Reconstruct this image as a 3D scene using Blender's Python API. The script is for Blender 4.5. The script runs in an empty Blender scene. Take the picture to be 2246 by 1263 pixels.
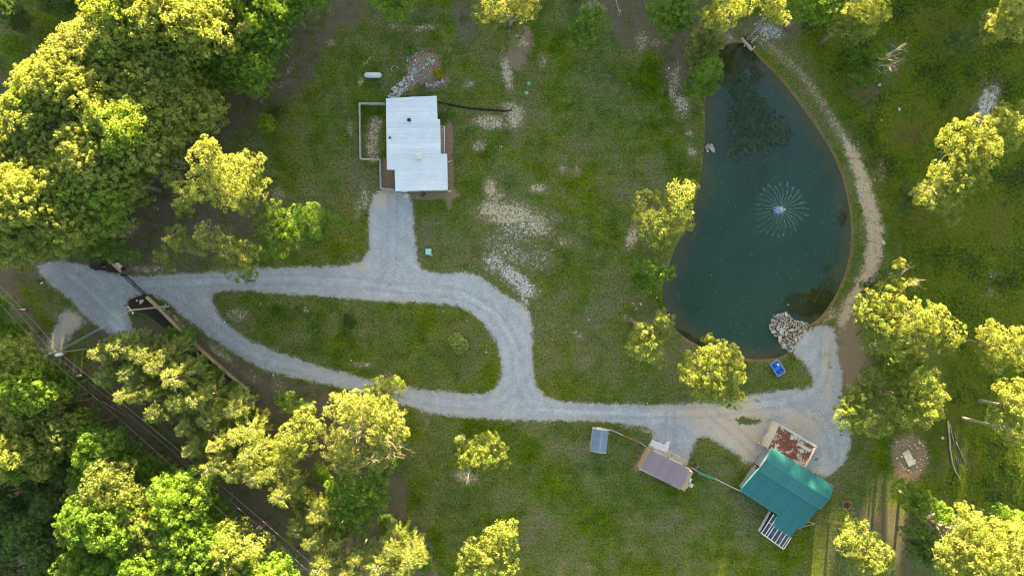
import bpy, bmesh, math, random
import numpy as np
from mathutils import Vector, Matrix, noise as mnoise

# ------------------------------------------------------------------ camera, world, sun, exposure
SC = bpy.context.scene
COL = SC.collection
HC = 121.0            # drone height over the yard, looking straight down
PPM = 12.34           # photograph pixels per metre on the ground
CX, CY = 1123.0, 631.5
cam_d = bpy.data.cameras.new('camera'); cam = bpy.data.objects.new('camera', cam_d); COL.objects.link(cam)
cam.location = (0, 0, HC); cam.rotation_euler = (0, 0, 0)
cam_d.sensor_width = 36.0; cam_d.lens = 18.0 / (1123.0 / PPM / HC)
cam_d.clip_start = 1.0; cam_d.clip_end = 6000.0
SC.camera = cam

SUN_EL = math.radians(7.0); SUN_AZ = math.radians(5.0)    # azimuth clockwise from +Y (top of the photograph)
w = bpy.data.worlds.new('World'); SC.world = w; w.use_nodes = True
wn = w.node_tree.nodes; wn.clear()
sky = wn.new('ShaderNodeTexSky'); sky.sky_type = 'NISHITA'; sky.sun_disc = False
sky.sun_elevation = SUN_EL; sky.sun_rotation = SUN_AZ; sky.altitude = 300; sky.air_density = 1.0; sky.dust_density = 1.5; sky.ozone_density = 1.0
bg = wn.new('ShaderNodeBackground'); bg.inputs['Strength'].default_value = 0.086
wo = wn.new('ShaderNodeOutputWorld')
w.node_tree.links.new(sky.outputs[0], bg.inputs[0]); w.node_tree.links.new(bg.outputs[0], wo.inputs[0])
sd_ = bpy.data.lights.new('sun', 'SUN'); sd_.energy = 5.0; sd_.angle = math.radians(0.6); sd_.color = (1.0, 0.87, 0.55)
sun = bpy.data.objects.new('sun', sd_); COL.objects.link(sun)
sv = Vector((math.sin(SUN_AZ) * math.cos(SUN_EL), math.cos(SUN_AZ) * math.cos(SUN_EL), math.sin(SUN_EL)))
sun.rotation_euler = sv.to_track_quat('Z', 'Y').to_euler(); sun.location = sv * 300
SC.view_settings.view_transform = 'Standard'; SC.view_settings.look = 'None'
SC.view_settings.gamma = 1.0; SC.view_settings.use_curve_mapping = False
SC.view_settings.exposure = 3.64
SC.view_settings.use_white_balance = True; SC.view_settings.white_balance_temperature = 8200; SC.view_settings.white_balance_tint = 10
SC.cycles.max_bounces = 6; SC.cycles.diffuse_bounces = 3; SC.cycles.glossy_bounces = 2; SC.cycles.transmission_bounces = 4; SC.cycles.transparent_max_bounces = 8
SC.cycles.use_denoising = True; SC.cycles.filter_width = 1.15

RND = random.Random(7); NR = np.random.default_rng(7)

def at(px, py, z=0.0):
    s = (HC - z) / HC
    return Vector(((px - CX) / PPM * s, (CY - py) / PPM * s, z))
def atl(pts, z=0.0): return [at(p[0], p[1], z) for p in pts]

# ------------------------------------------------------------------ naming helpers
def tag(o, label=None, cat=None, group=None, kind=None):
    if label: o['label'] = label
    if cat: o['category'] = cat
    if group: o['group'] = group
    if kind: o['kind'] = kind
    return o
def empty(name, loc=(0, 0, 0), rz=0.0, label=None, cat=None, group=None):
    o = bpy.data.objects.new(name, None); COL.objects.link(o); o.location = loc; o.rotation_euler = (0, 0, rz)
    o.empty_display_size = 0.3
    return tag(o, label, cat, group)
def wmat(o):
    m = Matrix.LocRotScale(o.location, o.rotation_euler, o.scale)
    return wmat(o.parent) @ m if o.parent else m
def link(name, me, mat=None, parent=None, world=True):
    """mesh given in world coordinates when world=True and the parent sits somewhere else"""
    if mat is not None and not me.materials: me.materials.append(mat)
    o = bpy.data.objects.new(name, me); COL.objects.link(o)
    if parent is not None:
        o.parent = parent
        if world:
            o.matrix_parent_inverse = Matrix.Identity(4)
            o.matrix_local = wmat(parent).inverted()
    return o
def mesh_np(name, verts, faces, smooth=False):
    """verts (n,3), faces (m,k) arrays"""
    verts = np.asarray(verts, dtype=np.float32); faces = np.asarray(faces, dtype=np.int32)
    me = bpy.data.meshes.new(name); k = faces.shape[1]
    me.vertices.add(len(verts)); me.vertices.foreach_set('co', verts.ravel())
    me.loops.add(faces.size); me.loops.foreach_set('vertex_index', faces.ravel())
    me.polygons.add(len(faces)); me.polygons.foreach_set('loop_start', np.arange(0, faces.size, k, dtype=np.int32))
    me.polygons.foreach_set('loop_total', np.full(len(faces), k, dtype=np.int32))
    if smooth: me.polygons.foreach_set('use_smooth', np.ones(len(faces), dtype=bool))
    me.update(calc_edges=True)
    return me
def fattr(me, name, vals, dom='FACE'):
    a = me.attributes.new(name, 'FLOAT', dom); a.data.foreach_set('value', np.asarray(vals, dtype=np.float32).ravel())

class MB:
    """collects simple shapes; build() links them as ONE mesh object"""
    def __init__(s): s.v = []; s.f = []
    def add(s, vs, fs):
        n = len(s.v); s.v += [tuple(v) for v in vs]; s.f += [tuple(i + n for i in f) for f in fs]; return s
    def prism(s, poly, z0, z1):
        """poly: list of (x,y[,z]); z1 may be a callable z(x,y)"""
        n = len(poly); zt = [z1(p[0], p[1]) if callable(z1) else z1 for p in poly]; zb = [z0(p[0], p[1]) if callable(z0) else z0 for p in poly]
        area = sum(poly[i][0] * poly[(i + 1) % n][1] - poly[(i + 1) % n][0] * poly[i][1] for i in range(n))
        if area < 0: poly = poly[::-1]; zt = zt[::-1]; zb = zb[::-1]
        vs = [(p[0], p[1], zb[i]) for i, p in enumerate(poly)] + [(p[0], p[1], zt[i]) for i, p in enumerate(poly)]
        fs = [tuple(range(n))[::-1], tuple(range(n, 2 * n))] + [(i, (i + 1) % n, n + (i + 1) % n, n + i) for i in range(n)]
        return s.add(vs, fs)
    def box(s, c, size, rz=0.0):
        x, y, z = size[0] / 2, size[1] / 2, size[2] / 2; ca, sa = math.cos(rz), math.sin(rz)
        vs = [(c[0] + a * x * ca - b * y * sa, c[1] + a * x * sa + b * y * ca, c[2] + d * z) for d in (-1, 1) for a, b in ((-1, -1), (1, -1), (1, 1), (-1, 1))]
        return s.add(vs, [(3, 2, 1, 0), (4, 5, 6, 7), (0, 1, 5, 4), (1, 2, 6, 5), (2, 3, 7, 6), (3, 0, 4, 7)])
    def beam(s, a, b, w_, h_, top_up=True):
        """rectangular bar from a to b"""
        a = Vector(a); b = Vector(b); d = (b - a); L = d.length
        if L < 1e-6: return s
        d.normalize(); side = d.cross(Vector((0, 0, 1)))
        if side.length < 1e-3: side = Vector((1, 0, 0))
        side.normalize(); up = side.cross(d)
        vs = [p + side * sx * w_ / 2 + up * sz * h_ / 2 for p in (a, b) for sx, sz in ((-1, -1), (1, -1), (1, 1), (-1, 1))]
        return s.add(vs, [(0, 1, 2, 3), (7, 6, 5, 4), (0, 4, 5, 1), (1, 5, 6, 2), (2, 6, 7, 3), (3, 7, 4, 0)])
    def tube(s, pts, rad, n=6, cap=True):
        pts = [Vector(p) for p in pts]; m = len(pts)
        if not hasattr(rad, '__len__'): rad = [rad] * m
        vs = []
        for i, p in enumerate(pts):
            d = (pts[min(i + 1, m - 1)] - pts[max(i - 1, 0)]).normalized()
            sd = d.cross(Vector((0, 0, 1)));
            if sd.length < 0.05: sd = d.cross(Vector((1, 0, 0)))
            sd.normalize(); up = sd.cross(d)
            vs += [p + (sd * math.cos(2 * math.pi * k / n) + up * math.sin(2 * math.pi * k / n)) * rad[i] for k in range(n)]
        fs = [(i * n + k, i * n + (k + 1) % n, (i + 1) * n + (k + 1) % n, (i + 1) * n + k) for i in range(m - 1) for k in range(n)]
        if cap: fs += [tuple(range(n))[::-1], tuple(range((m - 1) * n, m * n))]
        return s.add(vs, fs)
    def cyl(s, c, r, h, n=16, r2=None):
        return s.tube([(c[0], c[1], c[2]), (c[0], c[1], c[2] + h)], [r, r if r2 is None else r2], n)
    def lathe(s, c, prof, n=16):
        """prof: (r, z) list, about a vertical axis"""
        vs = [(c[0] + r * math.cos(2 * math.pi * k / n), c[1] + r * math.sin(2 * math.pi * k / n), c[2] + z) for r, z in prof for k in range(n)]
        m = len(prof)
        fs = [(i * n + k, i * n + (k + 1) % n, (i + 1) * n + (k + 1) % n, (i + 1) * n + k) for i in range(m - 1) for k in range(n)]
        fs += [tuple(range(n))[::-1], tuple(range((m - 1) * n, m * n))]
        return s.add(vs, fs)
    def mesh(s, name, smooth=False):
        me = bpy.data.meshes.new(name); me.from_pydata(s.v, [], s.f)
        if smooth: me.polygons.foreach_set('use_smooth', [True] * len(me.polygons))
        me.update(); return me
    def build(s, name, mat, parent=None, smooth=False): return link(name, s.mesh(name, smooth), mat, parent)

def copy_tree(o, parent=None):
    c = o.copy(); COL.objects.link(c)
    if parent is not None: c.parent = parent
    for ch in list(o.children): copy_tree(ch, c)
    return c

# ------------------------------------------------------------------ shader helpers
class Sh:
    def __init__(s, name):
        s.m = bpy.data.materials.new(name); s.m.use_nodes = True; s.t = s.m.node_tree; s.t.nodes.clear()
        s.co = s.n('ShaderNodeTexCoord').outputs['Object']
    def n(s, ty, ins=None, **kw):
        nd = s.t.nodes.new(ty)
        for k, v in kw.items(): setattr(nd, k, v)
        for k, v in (ins or {}).items():
            sk = nd.inputs[k]
            if isinstance(v, bpy.types.NodeSocket): s.t.links.new(v, sk)
            elif v is not None: sk.default_value = v
        return nd
    def noise(s, scale, detail=3, rough=0.55, vec=None, dist=0.0):
        return s.n('ShaderNodeTexNoise', {'Vector': vec or s.co, 'Scale': scale, 'Detail': detail, 'Roughness': rough, 'Distortion': dist}).outputs[0]
    def vor(s, scale, feat='F1', out=0, vec=None, rnd=1.0):
        return s.n('ShaderNodeTexVoronoi', {'Vector': vec or s.co, 'Scale': scale, 'Randomness': rnd}, feature=feat).outputs[out]
    def mp(s, v, a, b, c=0.0, d=1.0, smooth=False):
        return s.n('ShaderNodeMapRange', {0: v, 1: a, 2: b, 3: c, 4: d}, interpolation_type='SMOOTHSTEP' if smooth else 'LINEAR').outputs[0]
    def ma(s, op, a, b=None, c=None):
        return s.n('ShaderNodeMath', {0: a, 1: b, 2: c}, operation=op).outputs[0]
    def mix(s, f, a, b, mode='MIX'):
        nd = s.t.nodes.new('ShaderNodeMix'); nd.data_type = 'RGBA'; nd.blend_type = mode; nd.clamp_factor = True
        for idx, v in ((0, f), (6, a), (7, b)):
            if isinstance(v, bpy.types.NodeSocket): s.t.links.new(v, nd.inputs[idx])
            else: nd.inputs[idx].default_value = v if idx == 0 else (tuple(v) + (1.0,) if len(v) == 3 else v)
        return nd.outputs[2]
    def ramp(s, f, stops):
        nd = s.n('ShaderNodeValToRGB', {0: f}); cr = nd.color_ramp
        while len(cr.elements) < len(stops): cr.elements.new(0.5)
        for e, (p, c) in zip(cr.elements, stops): e.position = p; e.color = tuple(c) + (1.0,)
        return nd.outputs[0]
    def at(s, name): return s.n('ShaderNodeAttribute', attribute_name=name).outputs['Fac']
    def rand(s): return s.n('ShaderNodeObjectInfo').outputs['Random']
    def bump(s, h, strength=0.3, dist=0.05): return s.n('ShaderNodeBump', {'Height': h, 'Strength': strength, 'Distance': dist}).outputs[0]
    def hsv(s, c, h=0.5, sa=1.0, v=1.0): return s.n('ShaderNodeHueSaturation', {'Color': c, 'Hue': h, 'Saturation': sa, 'Value': v}).outputs[0]
    def pr(s, col, rough=0.8, metal=0.0, nrm=None, spec=0.3):
        d = {'Base Color': col if isinstance(col, bpy.types.NodeSocket) else tuple(col) + (1.0,), 'Roughness': rough, 'Metallic': metal, 'Specular IOR Level': spec}
        if nrm is not None: d['Normal'] = nrm
        return s.n('ShaderNodeBsdfPrincipled', d).outputs[0]
    def mixsh(s, f, a, b): return s.n('ShaderNodeMixShader', {0: f, 1: a, 2: b}).outputs[0]
    def transp(s): return s.n('ShaderNodeBsdfTransparent').outputs[0]
    def out(s, sh): s.n('ShaderNodeOutputMaterial', {'Surface': sh}); return s.m

_mc = {}
def plain(name, col, rough=0.7, metal=0.0, var=0.18, scale=6.0, spec=0.3, bump=0.0, rnd=0.12):
    """painted / weathered surface: base colour broken by two scales of noise"""
    if name in _mc: return _mc[name]
    s = Sh(name); a = s.noise(scale, 4); b = s.noise(scale * 9, 2)
    v = s.ma('ADD', s.mp(a, 0.3, 0.7, 1 - var, 1 + var), s.mp(b, 0.3, 0.7, -var * 0.5, var * 0.5))
    v = s.ma('ADD', v, s.mp(s.rand(), 0, 1, -rnd, rnd))
    c = s.hsv(tuple(col) + (1.0,), v=v)
    _mc[name] = s.out(s.pr(c, rough, metal, s.bump(b, bump, 0.02) if bump else None, spec)); return _mc[name]

# ------------------------------------------------------------------ planimetry in photograph pixels of the ground
def dens(poly, step=14, closed=True):
    out = []; n = len(poly)
    for i in range(n if closed else n - 1):
        a = poly[i]; b = poly[(i + 1) % n]; L = math.hypot(b[0] - a[0], b[1] - a[1]); k = max(1, int(L / step))
        out += [(a[0] + (b[0] - a[0]) * j / k, a[1] + (b[1] - a[1]) * j / k) for j in range(k)]
    if not closed: out.append(poly[-1])
    return out
def smooth_poly(poly, it=2, closed=True):
    for _ in range(it):
        out = []; n = len(poly)
        for i in range(n if closed else n - 1):
            a = poly[i]; b = poly[(i + 1) % n]
            out += [(a[0] * .75 + b[0] * .25, a[1] * .75 + b[1] * .25), (a[0] * .25 + b[0] * .75, a[1] * .25 + b[1] * .75)]
        if not closed: out = [poly[0]] + out + [poly[-1]]
        poly = out
    return poly
def segdist(P, Q, pts, closed=True):
    d = np.full(P.shape, 1e9); n = len(pts)
    for i in range(n if closed else n - 1):
        ax, ay = pts[i]; bx, by = pts[(i + 1) % n]; dx, dy = bx - ax, by - ay; L = dx * dx + dy * dy + 1e-9
        t = np.clip(((P - ax) * dx + (Q - ay) * dy) / L, 0, 1)
        d = np.minimum(d, (P - ax - t * dx) ** 2 + (Q - ay - t * dy) ** 2)
    return np.sqrt(d)
def inside(P, Q, pts):
    r = np.zeros(P.shape, bool); n = len(pts)
    for i in range(n):
        ax, ay = pts[i]; bx, by = pts[(i + 1) % n]
        if ay == by: continue
        c = ((ay > Q) != (by > Q)) & (P < (bx - ax) * (Q - ay) / (by - ay) + ax); r ^= c
    return r
def sdist(P, Q, pts):
    """signed distance in metres, positive inside"""
    d = segdist(P, Q, pts) / PPM
    return np.where(inside(P, Q, pts), d, -d)
def blobs(P, Q, L):
    v = np.zeros(P.shape)
    for (px, py, rx, ry, ang, amp) in L:
        c, s_ = math.cos(math.radians(ang)), math.sin(math.radians(ang)); dx = P - px; dy = Q - py
        d = np.sqrt(((dx * c + dy * s_) / rx) ** 2 + ((-dx * s_ + dy * c) / ry) ** 2)
        v = np.maximum(v, amp * np.clip((1.95 - d) / 1.35, 0, 1))
    return v
def band(P, Q, pts, wid, amp=1.0): return amp * np.clip(1.5 - segdist(P, Q, pts, False) / wid, 0, 1)

POND = smooth_poly([(1640, 96), (1665, 128), (1700, 160), (1740, 208), (1780, 263), (1810, 308), (1835, 353), (1852, 400), (1863, 450), (1868, 500), (1866, 550), (1855, 600),
        (1835, 645), (1810, 685), (1785, 708), (1765, 716), (1748, 740), (1735, 770), (1712, 784), (1680, 788), (1640, 787), (1600, 780), (1550, 765), (1510, 745), (1480, 720), (1460, 690), (1452, 655),
        (1455, 620), (1470, 580), (1480, 545), (1500, 515), (1515, 480), (1528, 440), (1538, 390), (1545, 340), (1548, 290), (1547, 230), (1555, 190), (1565, 140), (1580, 104), (1610, 92)], 1)
DRIVE = smooth_poly([(78, 590), (95, 575), (140, 570), (190, 585), (240, 598), (275, 604), (320, 606), (345, 603), (400, 600), (450, 598), (490, 592), (560, 588), (620, 586), (690, 586),
        (750, 583), (785, 577), (803, 562), (812, 540), (807, 510), (809, 470), (814, 440), (820, 424), (840, 416), (870, 416), (900, 428), (906, 455), (910, 500), (912, 545), (919, 583), (940, 597), (970, 600), (1030, 596),
        (1060, 610), (1090, 635), (1125, 655), (1150, 672), (1165, 690), (1168, 720), (1168, 780), (1170, 820), (1178, 850), (1200, 872), (1240, 882), (1320, 885), (1400, 887), (1480, 886), (1540, 882),
        (1600, 884), (1650, 864), (1700, 858), (1760, 852), (1782, 848), (1783, 832), (1772, 808), (1752, 785), (1738, 770), (1748, 748), (1768, 724), (1800, 712), (1825, 715), (1836, 740), (1838, 780),
        (1848, 820), (1848, 870), (1858, 920), (1868, 960), (1862, 990), (1855, 1012), (1832, 1032), (1812, 1048), (1780, 1035), (1700, 1000), (1680, 990), (1665, 1003), (1650, 1020), (1600, 985), (1545, 955),
        (1526, 962), (1518, 985), (1514, 1014), (1500, 1012), (1432, 970), (1434, 942), (1400, 934), (1340, 925), (1250, 922), (1150, 922), (1060, 918), (980, 912), (930, 902), (890, 888), (850, 878),
        (800, 865), (740, 848), (680, 835), (620, 823), (560, 802), (510, 772), (465, 742), (425, 712), (395, 690), (370, 665), (340, 648), (318, 643), (292, 650), (280, 662), (277, 680), (286, 704), (300, 735),
        (290, 745), (240, 733), (215, 715), (180, 690), (160, 662), (132, 642), (100, 615)], 1)
ISLAND = smooth_poly([(466, 643), (500, 636), (560, 639), (620, 645), (700, 650), (780, 657), (850, 662), (930, 664), (985, 666), (1015, 675), (1045, 695), (1070, 720), (1086, 745), (1096, 775), (1101, 810),
        (1096, 838), (1078, 860), (1050, 864), (980, 859), (930, 855), (880, 846), (820, 835), (760, 818), (700, 803), (650, 786), (600, 769), (560, 752), (530, 735), (500, 712), (480, 690), (467, 665)], 1)
SPUR = smooth_poly([(146, 672), (190, 703), (160, 728), (132, 765), (110, 790), (98, 775), (112, 735), (128, 700)], 1)
DAM = smooth_poly([(1628, 58), (1650, 80), (1700, 108), (1750, 152), (1795, 215), (1835, 275), (1868, 330), (1888, 385), (1905, 440), (1918, 500), (1920, 555), (1905, 600), (1880, 635), (1862, 670), (1850, 705)], 2, False)
FOREST_TL = [(-60, 200), (40, 190), (95, 130), (180, 75), (215, 10), (230, -80), (800, -80), (730, 0), (690, 40), (640, 60), (600, 120), (575, 165), (540, 200), (480, 225), (440, 290), (360, 330), (340, 400), (280, 450), (235, 492), (150, 530), (60, 590), (-60, 600)]
FOREST_BL = [(-60, 640), (0, 655), (45, 690), (70, 740), (120, 790), (175, 850), (240, 915), (300, 970), (370, 1020), (440, 1075), (500, 1130), (570, 1185), (640, 1240), (680, 1340), (-60, 1340)]
HEMLOCK = [(212, 735), (300, 715), (380, 725), (450, 770), (520, 850), (560, 880), (600, 960), (600, 1020), (640, 1080), (760, 1170), (860, 1120), (930, 1200), (960, 1340), (700, 1340), (620, 1180), (500, 1060), (400, 960), (300, 880), (225, 800)]

def pond_h(P, Q, pad=None):
    sd = sdist(P, Q, POND)
    h = np.where(sd < 0, -0.25 * np.clip(1 + sd / 0.7, 0, 1), -0.25 - np.clip(sd, 0, 3.0) * 0.4)
    return h, sd
def ground_z(x, y):
    P = np.array([x * PPM + CX]); Q = np.array([CY - y * PPM]); return float(pond_h(P, Q)[0][0])

# material masks (what covers the ground, not how it is lit)
B_SAND = [(1112, 160, 10, 34, -10, 1), (1138, 90, 22, 12, 30, .9), (1190, 135, 12, 18, 0, .6), (1076, 268, 32, 14, 5, .95), (1117, 236, 20, 12, 0, .8), (1130, 255, 18, 26, 0, .95), (1050, 320, 13, 11, 0, .8), (1075, 412, 14, 20, 0, .9),
   (1085, 430, 22, 14, 0, .8), (1180, 413, 18, 9, 0, .9), (1115, 470, 55, 24, 5, 1.0), (1075, 460, 22, 18, 0, 1), (1165, 490, 44, 26, 15, .85), (1215, 480, 24, 14, 0, .5), (1230, 530, 18, 12, 0, .55), (1480, 180, 9, 40, 8, .75), (1408, 92, 14, 22, 0, .7), (1440, 95, 22, 9, 0, .6), (1496, 226, 14, 18, -30, .85), (1386, 520, 11, 28, 15, .9),
   (1518, 333, 10, 10, 0, .8), (1512, 293, 8, 6, 0, .8), (1375, 700, 10, 8, 0, .7), (1236, 370, 12, 10, 0, .6), (1265, 375, 8, 12, 0, .6), (790, 180, 6, 9, 0, .7), (768, 280, 6, 14, 0, .7), (870, 60, 20, 8, 0, .6), (930, 62, 28, 7, -8, .75),
   (725, 95, 9, 8, 0, .7), (620, 185, 26, 9, -30, .5), (635, 150, 20, 8, -60, .55), (285, 505, 28, 12, -40, .75), (300, 440, 14, 26, 10, .6), (335, 460, 18, 18, 0, .5), (610, 430, 14, 24, 0, .65), (785, 460, 8, 26, 10, .6), (600, 380, 8, 8, 0, .5),
   (795, 800, 24, 7, 0, .7), (850, 825, 20, 7, 0, .6), (705, 735, 12, 5, 0, .0), (670, 679, 9, 7, 0, .6), (1020, 1045, 26, 12, 20, .8), (935, 930, 6, 16, 20, .5), (520, 690, 20, 14, 0, .75), (380, 700, 36, 8, 40, .85), (485, 775, 36, 10, 38, .8), (420, 760, 18, 10, 40, .6), (560, 830, 30, 12, 30, .55), (610, 850, 14, 26, -20, .6), (1740, 95, 0.1, 0.1, 0, 0), (1580, 60, 6, 18, -35, .75), (1600, 82, 14, 8, 40, .7),
   (2160, 190, 14, 18, 0, .4), (2180, 600, 12, 10, 0, .45), (2170, 640, 14, 12, 0, .45), (1860, 200, 0.1, 0.1, 0, 0), (1380, 930, 20, 8, 15, .75), (1425, 945, 20, 8, 10, .7), (1330, 950, 10, 8, 0, .6), (1294, 978, 6, 14, 0, .6), (1640, 1000, 16, 22, 30, .7), (1195, 1000, 0.1, 0.1, 0, 0), (1825, 690, 24, 10, -35, .7), (1795, 730, 0.1, .1, 0, 0),
   (1850, 690, 14, 34, 10, .8), (160, 700, 20, 10, 40, .7), (215, 645, 0.1, .1, 0, 0), (120, 690, 10, 30, -40, .5), (1130, 1240, 0, .1, 0, 0), (1290, 1240, 16, 10, 0, .5), (1170, 1030, 14, 5, 0, .3), (1195, 925, 8, 6, 0, .6), (330, 600, 0.1, .1, 0, 0), (320, 590, 40, 8, 0, .75)]
B_SAND = [b for b in B_SAND if b[5] > 0.01]
B_GRAV = [(1120, 555, 60, 20, 25, .7), (1085, 575, 26, 22, 40, .85), (1130, 610, 48, 18, 38, 1.0), (1155, 635, 22, 18, 50, .95), (1110, 530, 66, 26, 0, .6), (1180, 570, 36, 30, 0, .6), (1135, 500, 50, 24, 0, .7), (1495, 235, 18, 24, -20, .7), (1690, 70, 30, 16, 10, .9), (1170, 900, 0.1, .1, 0, 0), (2165, 225, 18, 40, 25, 1.0), (2150, 250, 22, 22, 0, .7),
   (1260, 160, 0, 0.1, 0, 0), (1150, 660, 10, 18, 0, .8), (1270, 735, 18, 9, 40, .6), (1240, 690, 12, 6, 0, .4), (800, 435, 10, 24, 0, .8), (1030, 185, 16, 10, 0, .7), (1930, 380, 14, 26, 0, .5)]
B_GRAV = [b for b in B_GRAV if b[1] > 1 and b[2] > 1]
B_ORNG = [(1142, 95, 24, 22, -30, 1), (1130, 130, 20, 20, -20, 1.1), (1150, 75, 14, 14, 0, 1), (1115, 148, 16, 12, 0, .7), (1868, 790, 26, 56, 0, 1.15), (1862, 720, 20, 44, 10, .95), (1545, 60, 0.1, .1, 0, 0), (1600, 88, 22, 8, 15, .8), (985, 390, 8, 50, 0, 1.4), (985, 310, 7, 34, 0, 1.4), (940, 428, 50, 8, 0, 1.5), (850, 390, 12, 30, 0, 1.5), (985, 425, 14, 12, 0, 1.2), (205, 670, 0.1, .1, 0, 0),
   (900, 180, 14, 30, 45, 0.9), (930, 150, 26, 30, 40, 1.3), (890, 185, 30, 10, -48, 1.1), (960, 180, 26, 14, -20, .9), (1995, 1000, 30, 38, -15, 1.35), (1995, 1030, 26, 18, 0, 1.2), (1520, 1020, 10, 9, 0, 1.2), (1408, 1010, 9, 24, 25, 1.1), (1650, 1010, 18, 18, 0, .5), (162, 705, 14, 30, 40, .7), (260, 655, .1, .1, 0, 0), (930, 1205, 12, 40, -30, .5), (890, 1150, 30, 30, 0, .45), (1000, 330, 0.1, .1, 0, 0)]
B_ORNG = [b for b in B_ORNG if b[2] > 1]
B_LITT = [(760, 30, 50, 40, 0, .7), (900, 30, 70, 20, 0, .55), (1020, 40, 30, 50, 0, .7), (1400, 50, 50, 50, 0, .9), (1470, 90, 40, 30, 0, .9), (1490, 140, 30, 60, 0, .95), (1540, 60, 60, 40, 0, .8), (1340, 20, 50, 30, 0, .7), (1250, 20, 30, 24, 0, .4), (270, 640, 0, .1, 0, 0), (640, 170, 70, 30, -45, .8), (520, 250, 60, 30, -40, .9), (430, 330, 60, 40, -40, 1), (300, 470, 90, 70, -40, 1.0), (420, 500, 80, 60, 0, .8), (560, 470, 60, 50, 0, .8),
   (610, 870, 50, 40, 20, .95), (540, 820, 50, 16, 35, .9), (680, 880, 50, 30, 0, .9), (700, 1000, 120, 90, 0, 1), (860, 1100, 30, 60, 0, .9), (900, 1180, 30, 50, -30, .8), (1860, 1160, 30, 20, 0, .6), (1950, 1150, 60, 26, 0, .8), (2000, 1200, 60, 60, 0, .8), (1920, 1150, 90, 8, 2, .9), (1800, 1000, 0.1, .1, 0, 0), (2090, 1000, 40, 60, 0, .45), (1420, 690, 50, 30, 0, .55), (1420, 560, 40, 40, 0, .5), (1900, 620, 30, 50, 0, .6), (1950, 130, 40, 50, 0, .5), (1900, 200, 40, 50, 0, .5), (240, 580, 90, 20, 12, .9), (60, 100, 80, 60, 0, .35), (1700, 60, 60, 40, 0, .7), (1880, 780, 40, 40, 0, .5), (810, 640, .1, .1, 0, 0), (380, 575, 60, 22, 0, .8), (1150, 830, .1, .1, 0, 0), (330, 1180, 500, 200, 0, .3)]
B_LITT = [b for b in B_LITT if b[2] > 1]
def masks(P, Q, sdp):
    """returns dict of float masks at ground pixel coordinates"""
    m = {}
    m['sand'] = np.maximum(blobs(P, Q, B_SAND), 0)
    m['sand'] = np.maximum(m['sand'], band(P, Q, [(825, 270), (815, 320), (820, 345)], 16, .8))
    m['sand'] = np.maximum(m['sand'], band(P, Q, [(1640, 70), (1700, 112), (1760, 165), (1805, 230), (1845, 300)], 13, .62))
    m['grav'] = blobs(P, Q, B_GRAV)
    m['orng'] = blobs(P, Q, B_ORNG)
    f = np.maximum(np.clip(1 + sdist(P, Q, FOREST_TL) / 5.0, 0, 1.2), np.clip(1 + sdist(P, Q, FOREST_BL) / 3.0, 0, 1.2))
    f = np.maximum(f, np.clip(1 + sdist(P, Q, HEMLOCK) / 3.0, 0, 1.2))
    f = np.maximum(f, band(P, Q, [(0, 640), (60, 735), (190, 870), (350, 1000), (560, 1150), (700, 1290)], 34, 1.1))
    f = np.maximum(f, band(P, Q, [(760, -20), (700, 70), (600, 170), (520, 240), (430, 330), (330, 400)], 34, .95))
    m['litt'] = np.maximum(f, blobs(P, Q, B_LITT))
    # rough meadow to the right of the pond dam
    md = np.clip((P - np.interp(Q, [-200, 60, 160, 300, 500, 650, 800, 1000, 1300], [1700, 1720, 1800, 1880, 1960, 1980, 2080, 2060, 2090])) / 40 + .5, 0, 1)
    m['mead'] = md
    m['shor'] = np.clip(1 - np.abs(sdp + 0.15) / 0.8, 0, 1) * np.where(P > 1600, 1.0, 0.45) * (sdp > -2.5) 
    return m

# ------------------------------------------------------------------ the ground: one sheet to the horizon, fine near the yard
CELL = 0.35
fx = np.arange(-112, 112.01, CELL); fy = np.arange(-66, 66.01, CELL)
gx = np.concatenate([-112 - np.geomspace(2, 1900, 22)[::-1], fx, 112 + np.geomspace(2, 1900, 22)])
gy = np.concatenate([-66 - np.geomspace(2, 1900, 22)[::-1], fy, 66 + np.geomspace(2, 1900, 22)])
GX, GY = np.meshgrid(gx, gy); GP = GX * PPM + CX; GQ = CY - GY * PPM
GZ, GSD = pond_h(GP, GQ)
def shade_ridge(X, Y):
    """unseen slope added to shade the yard, starting beyond the upper edge of the photograph"""
    r = np.interp(X, [-400, -130, -100, -60, -30, 0, 30, 60, 90, 130, 400], [11.5, 11.5, 11.5, 13.5, 17, 18, 18, 17.5, 15, 12.5, 11])  # heights vary along x so the added ridge shades the ground
    t = np.clip((Y - 64) / 26, 0, 1); return r * t * t * (3 - 2 * t)
GZ = GZ + shade_ridge(GX, GY)
def fine_slice(arr): return arr
ny, nx = GX.shape
idx = np.arange(ny * nx).reshape(ny, nx)
quads = np.stack([idx[:-1, :-1], idx[:-1, 1:], idx[1:, 1:], idx[1:, :-1]], -1).reshape(-1, 4)
gme = mesh_np('ground', np.stack([GX, GY, GZ], -1).reshape(-1, 3), quads, True)
GM = masks(GP, GQ, GSD)
for k_, v_ in GM.items(): fattr(gme, k_, v_, 'POINT')

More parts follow.
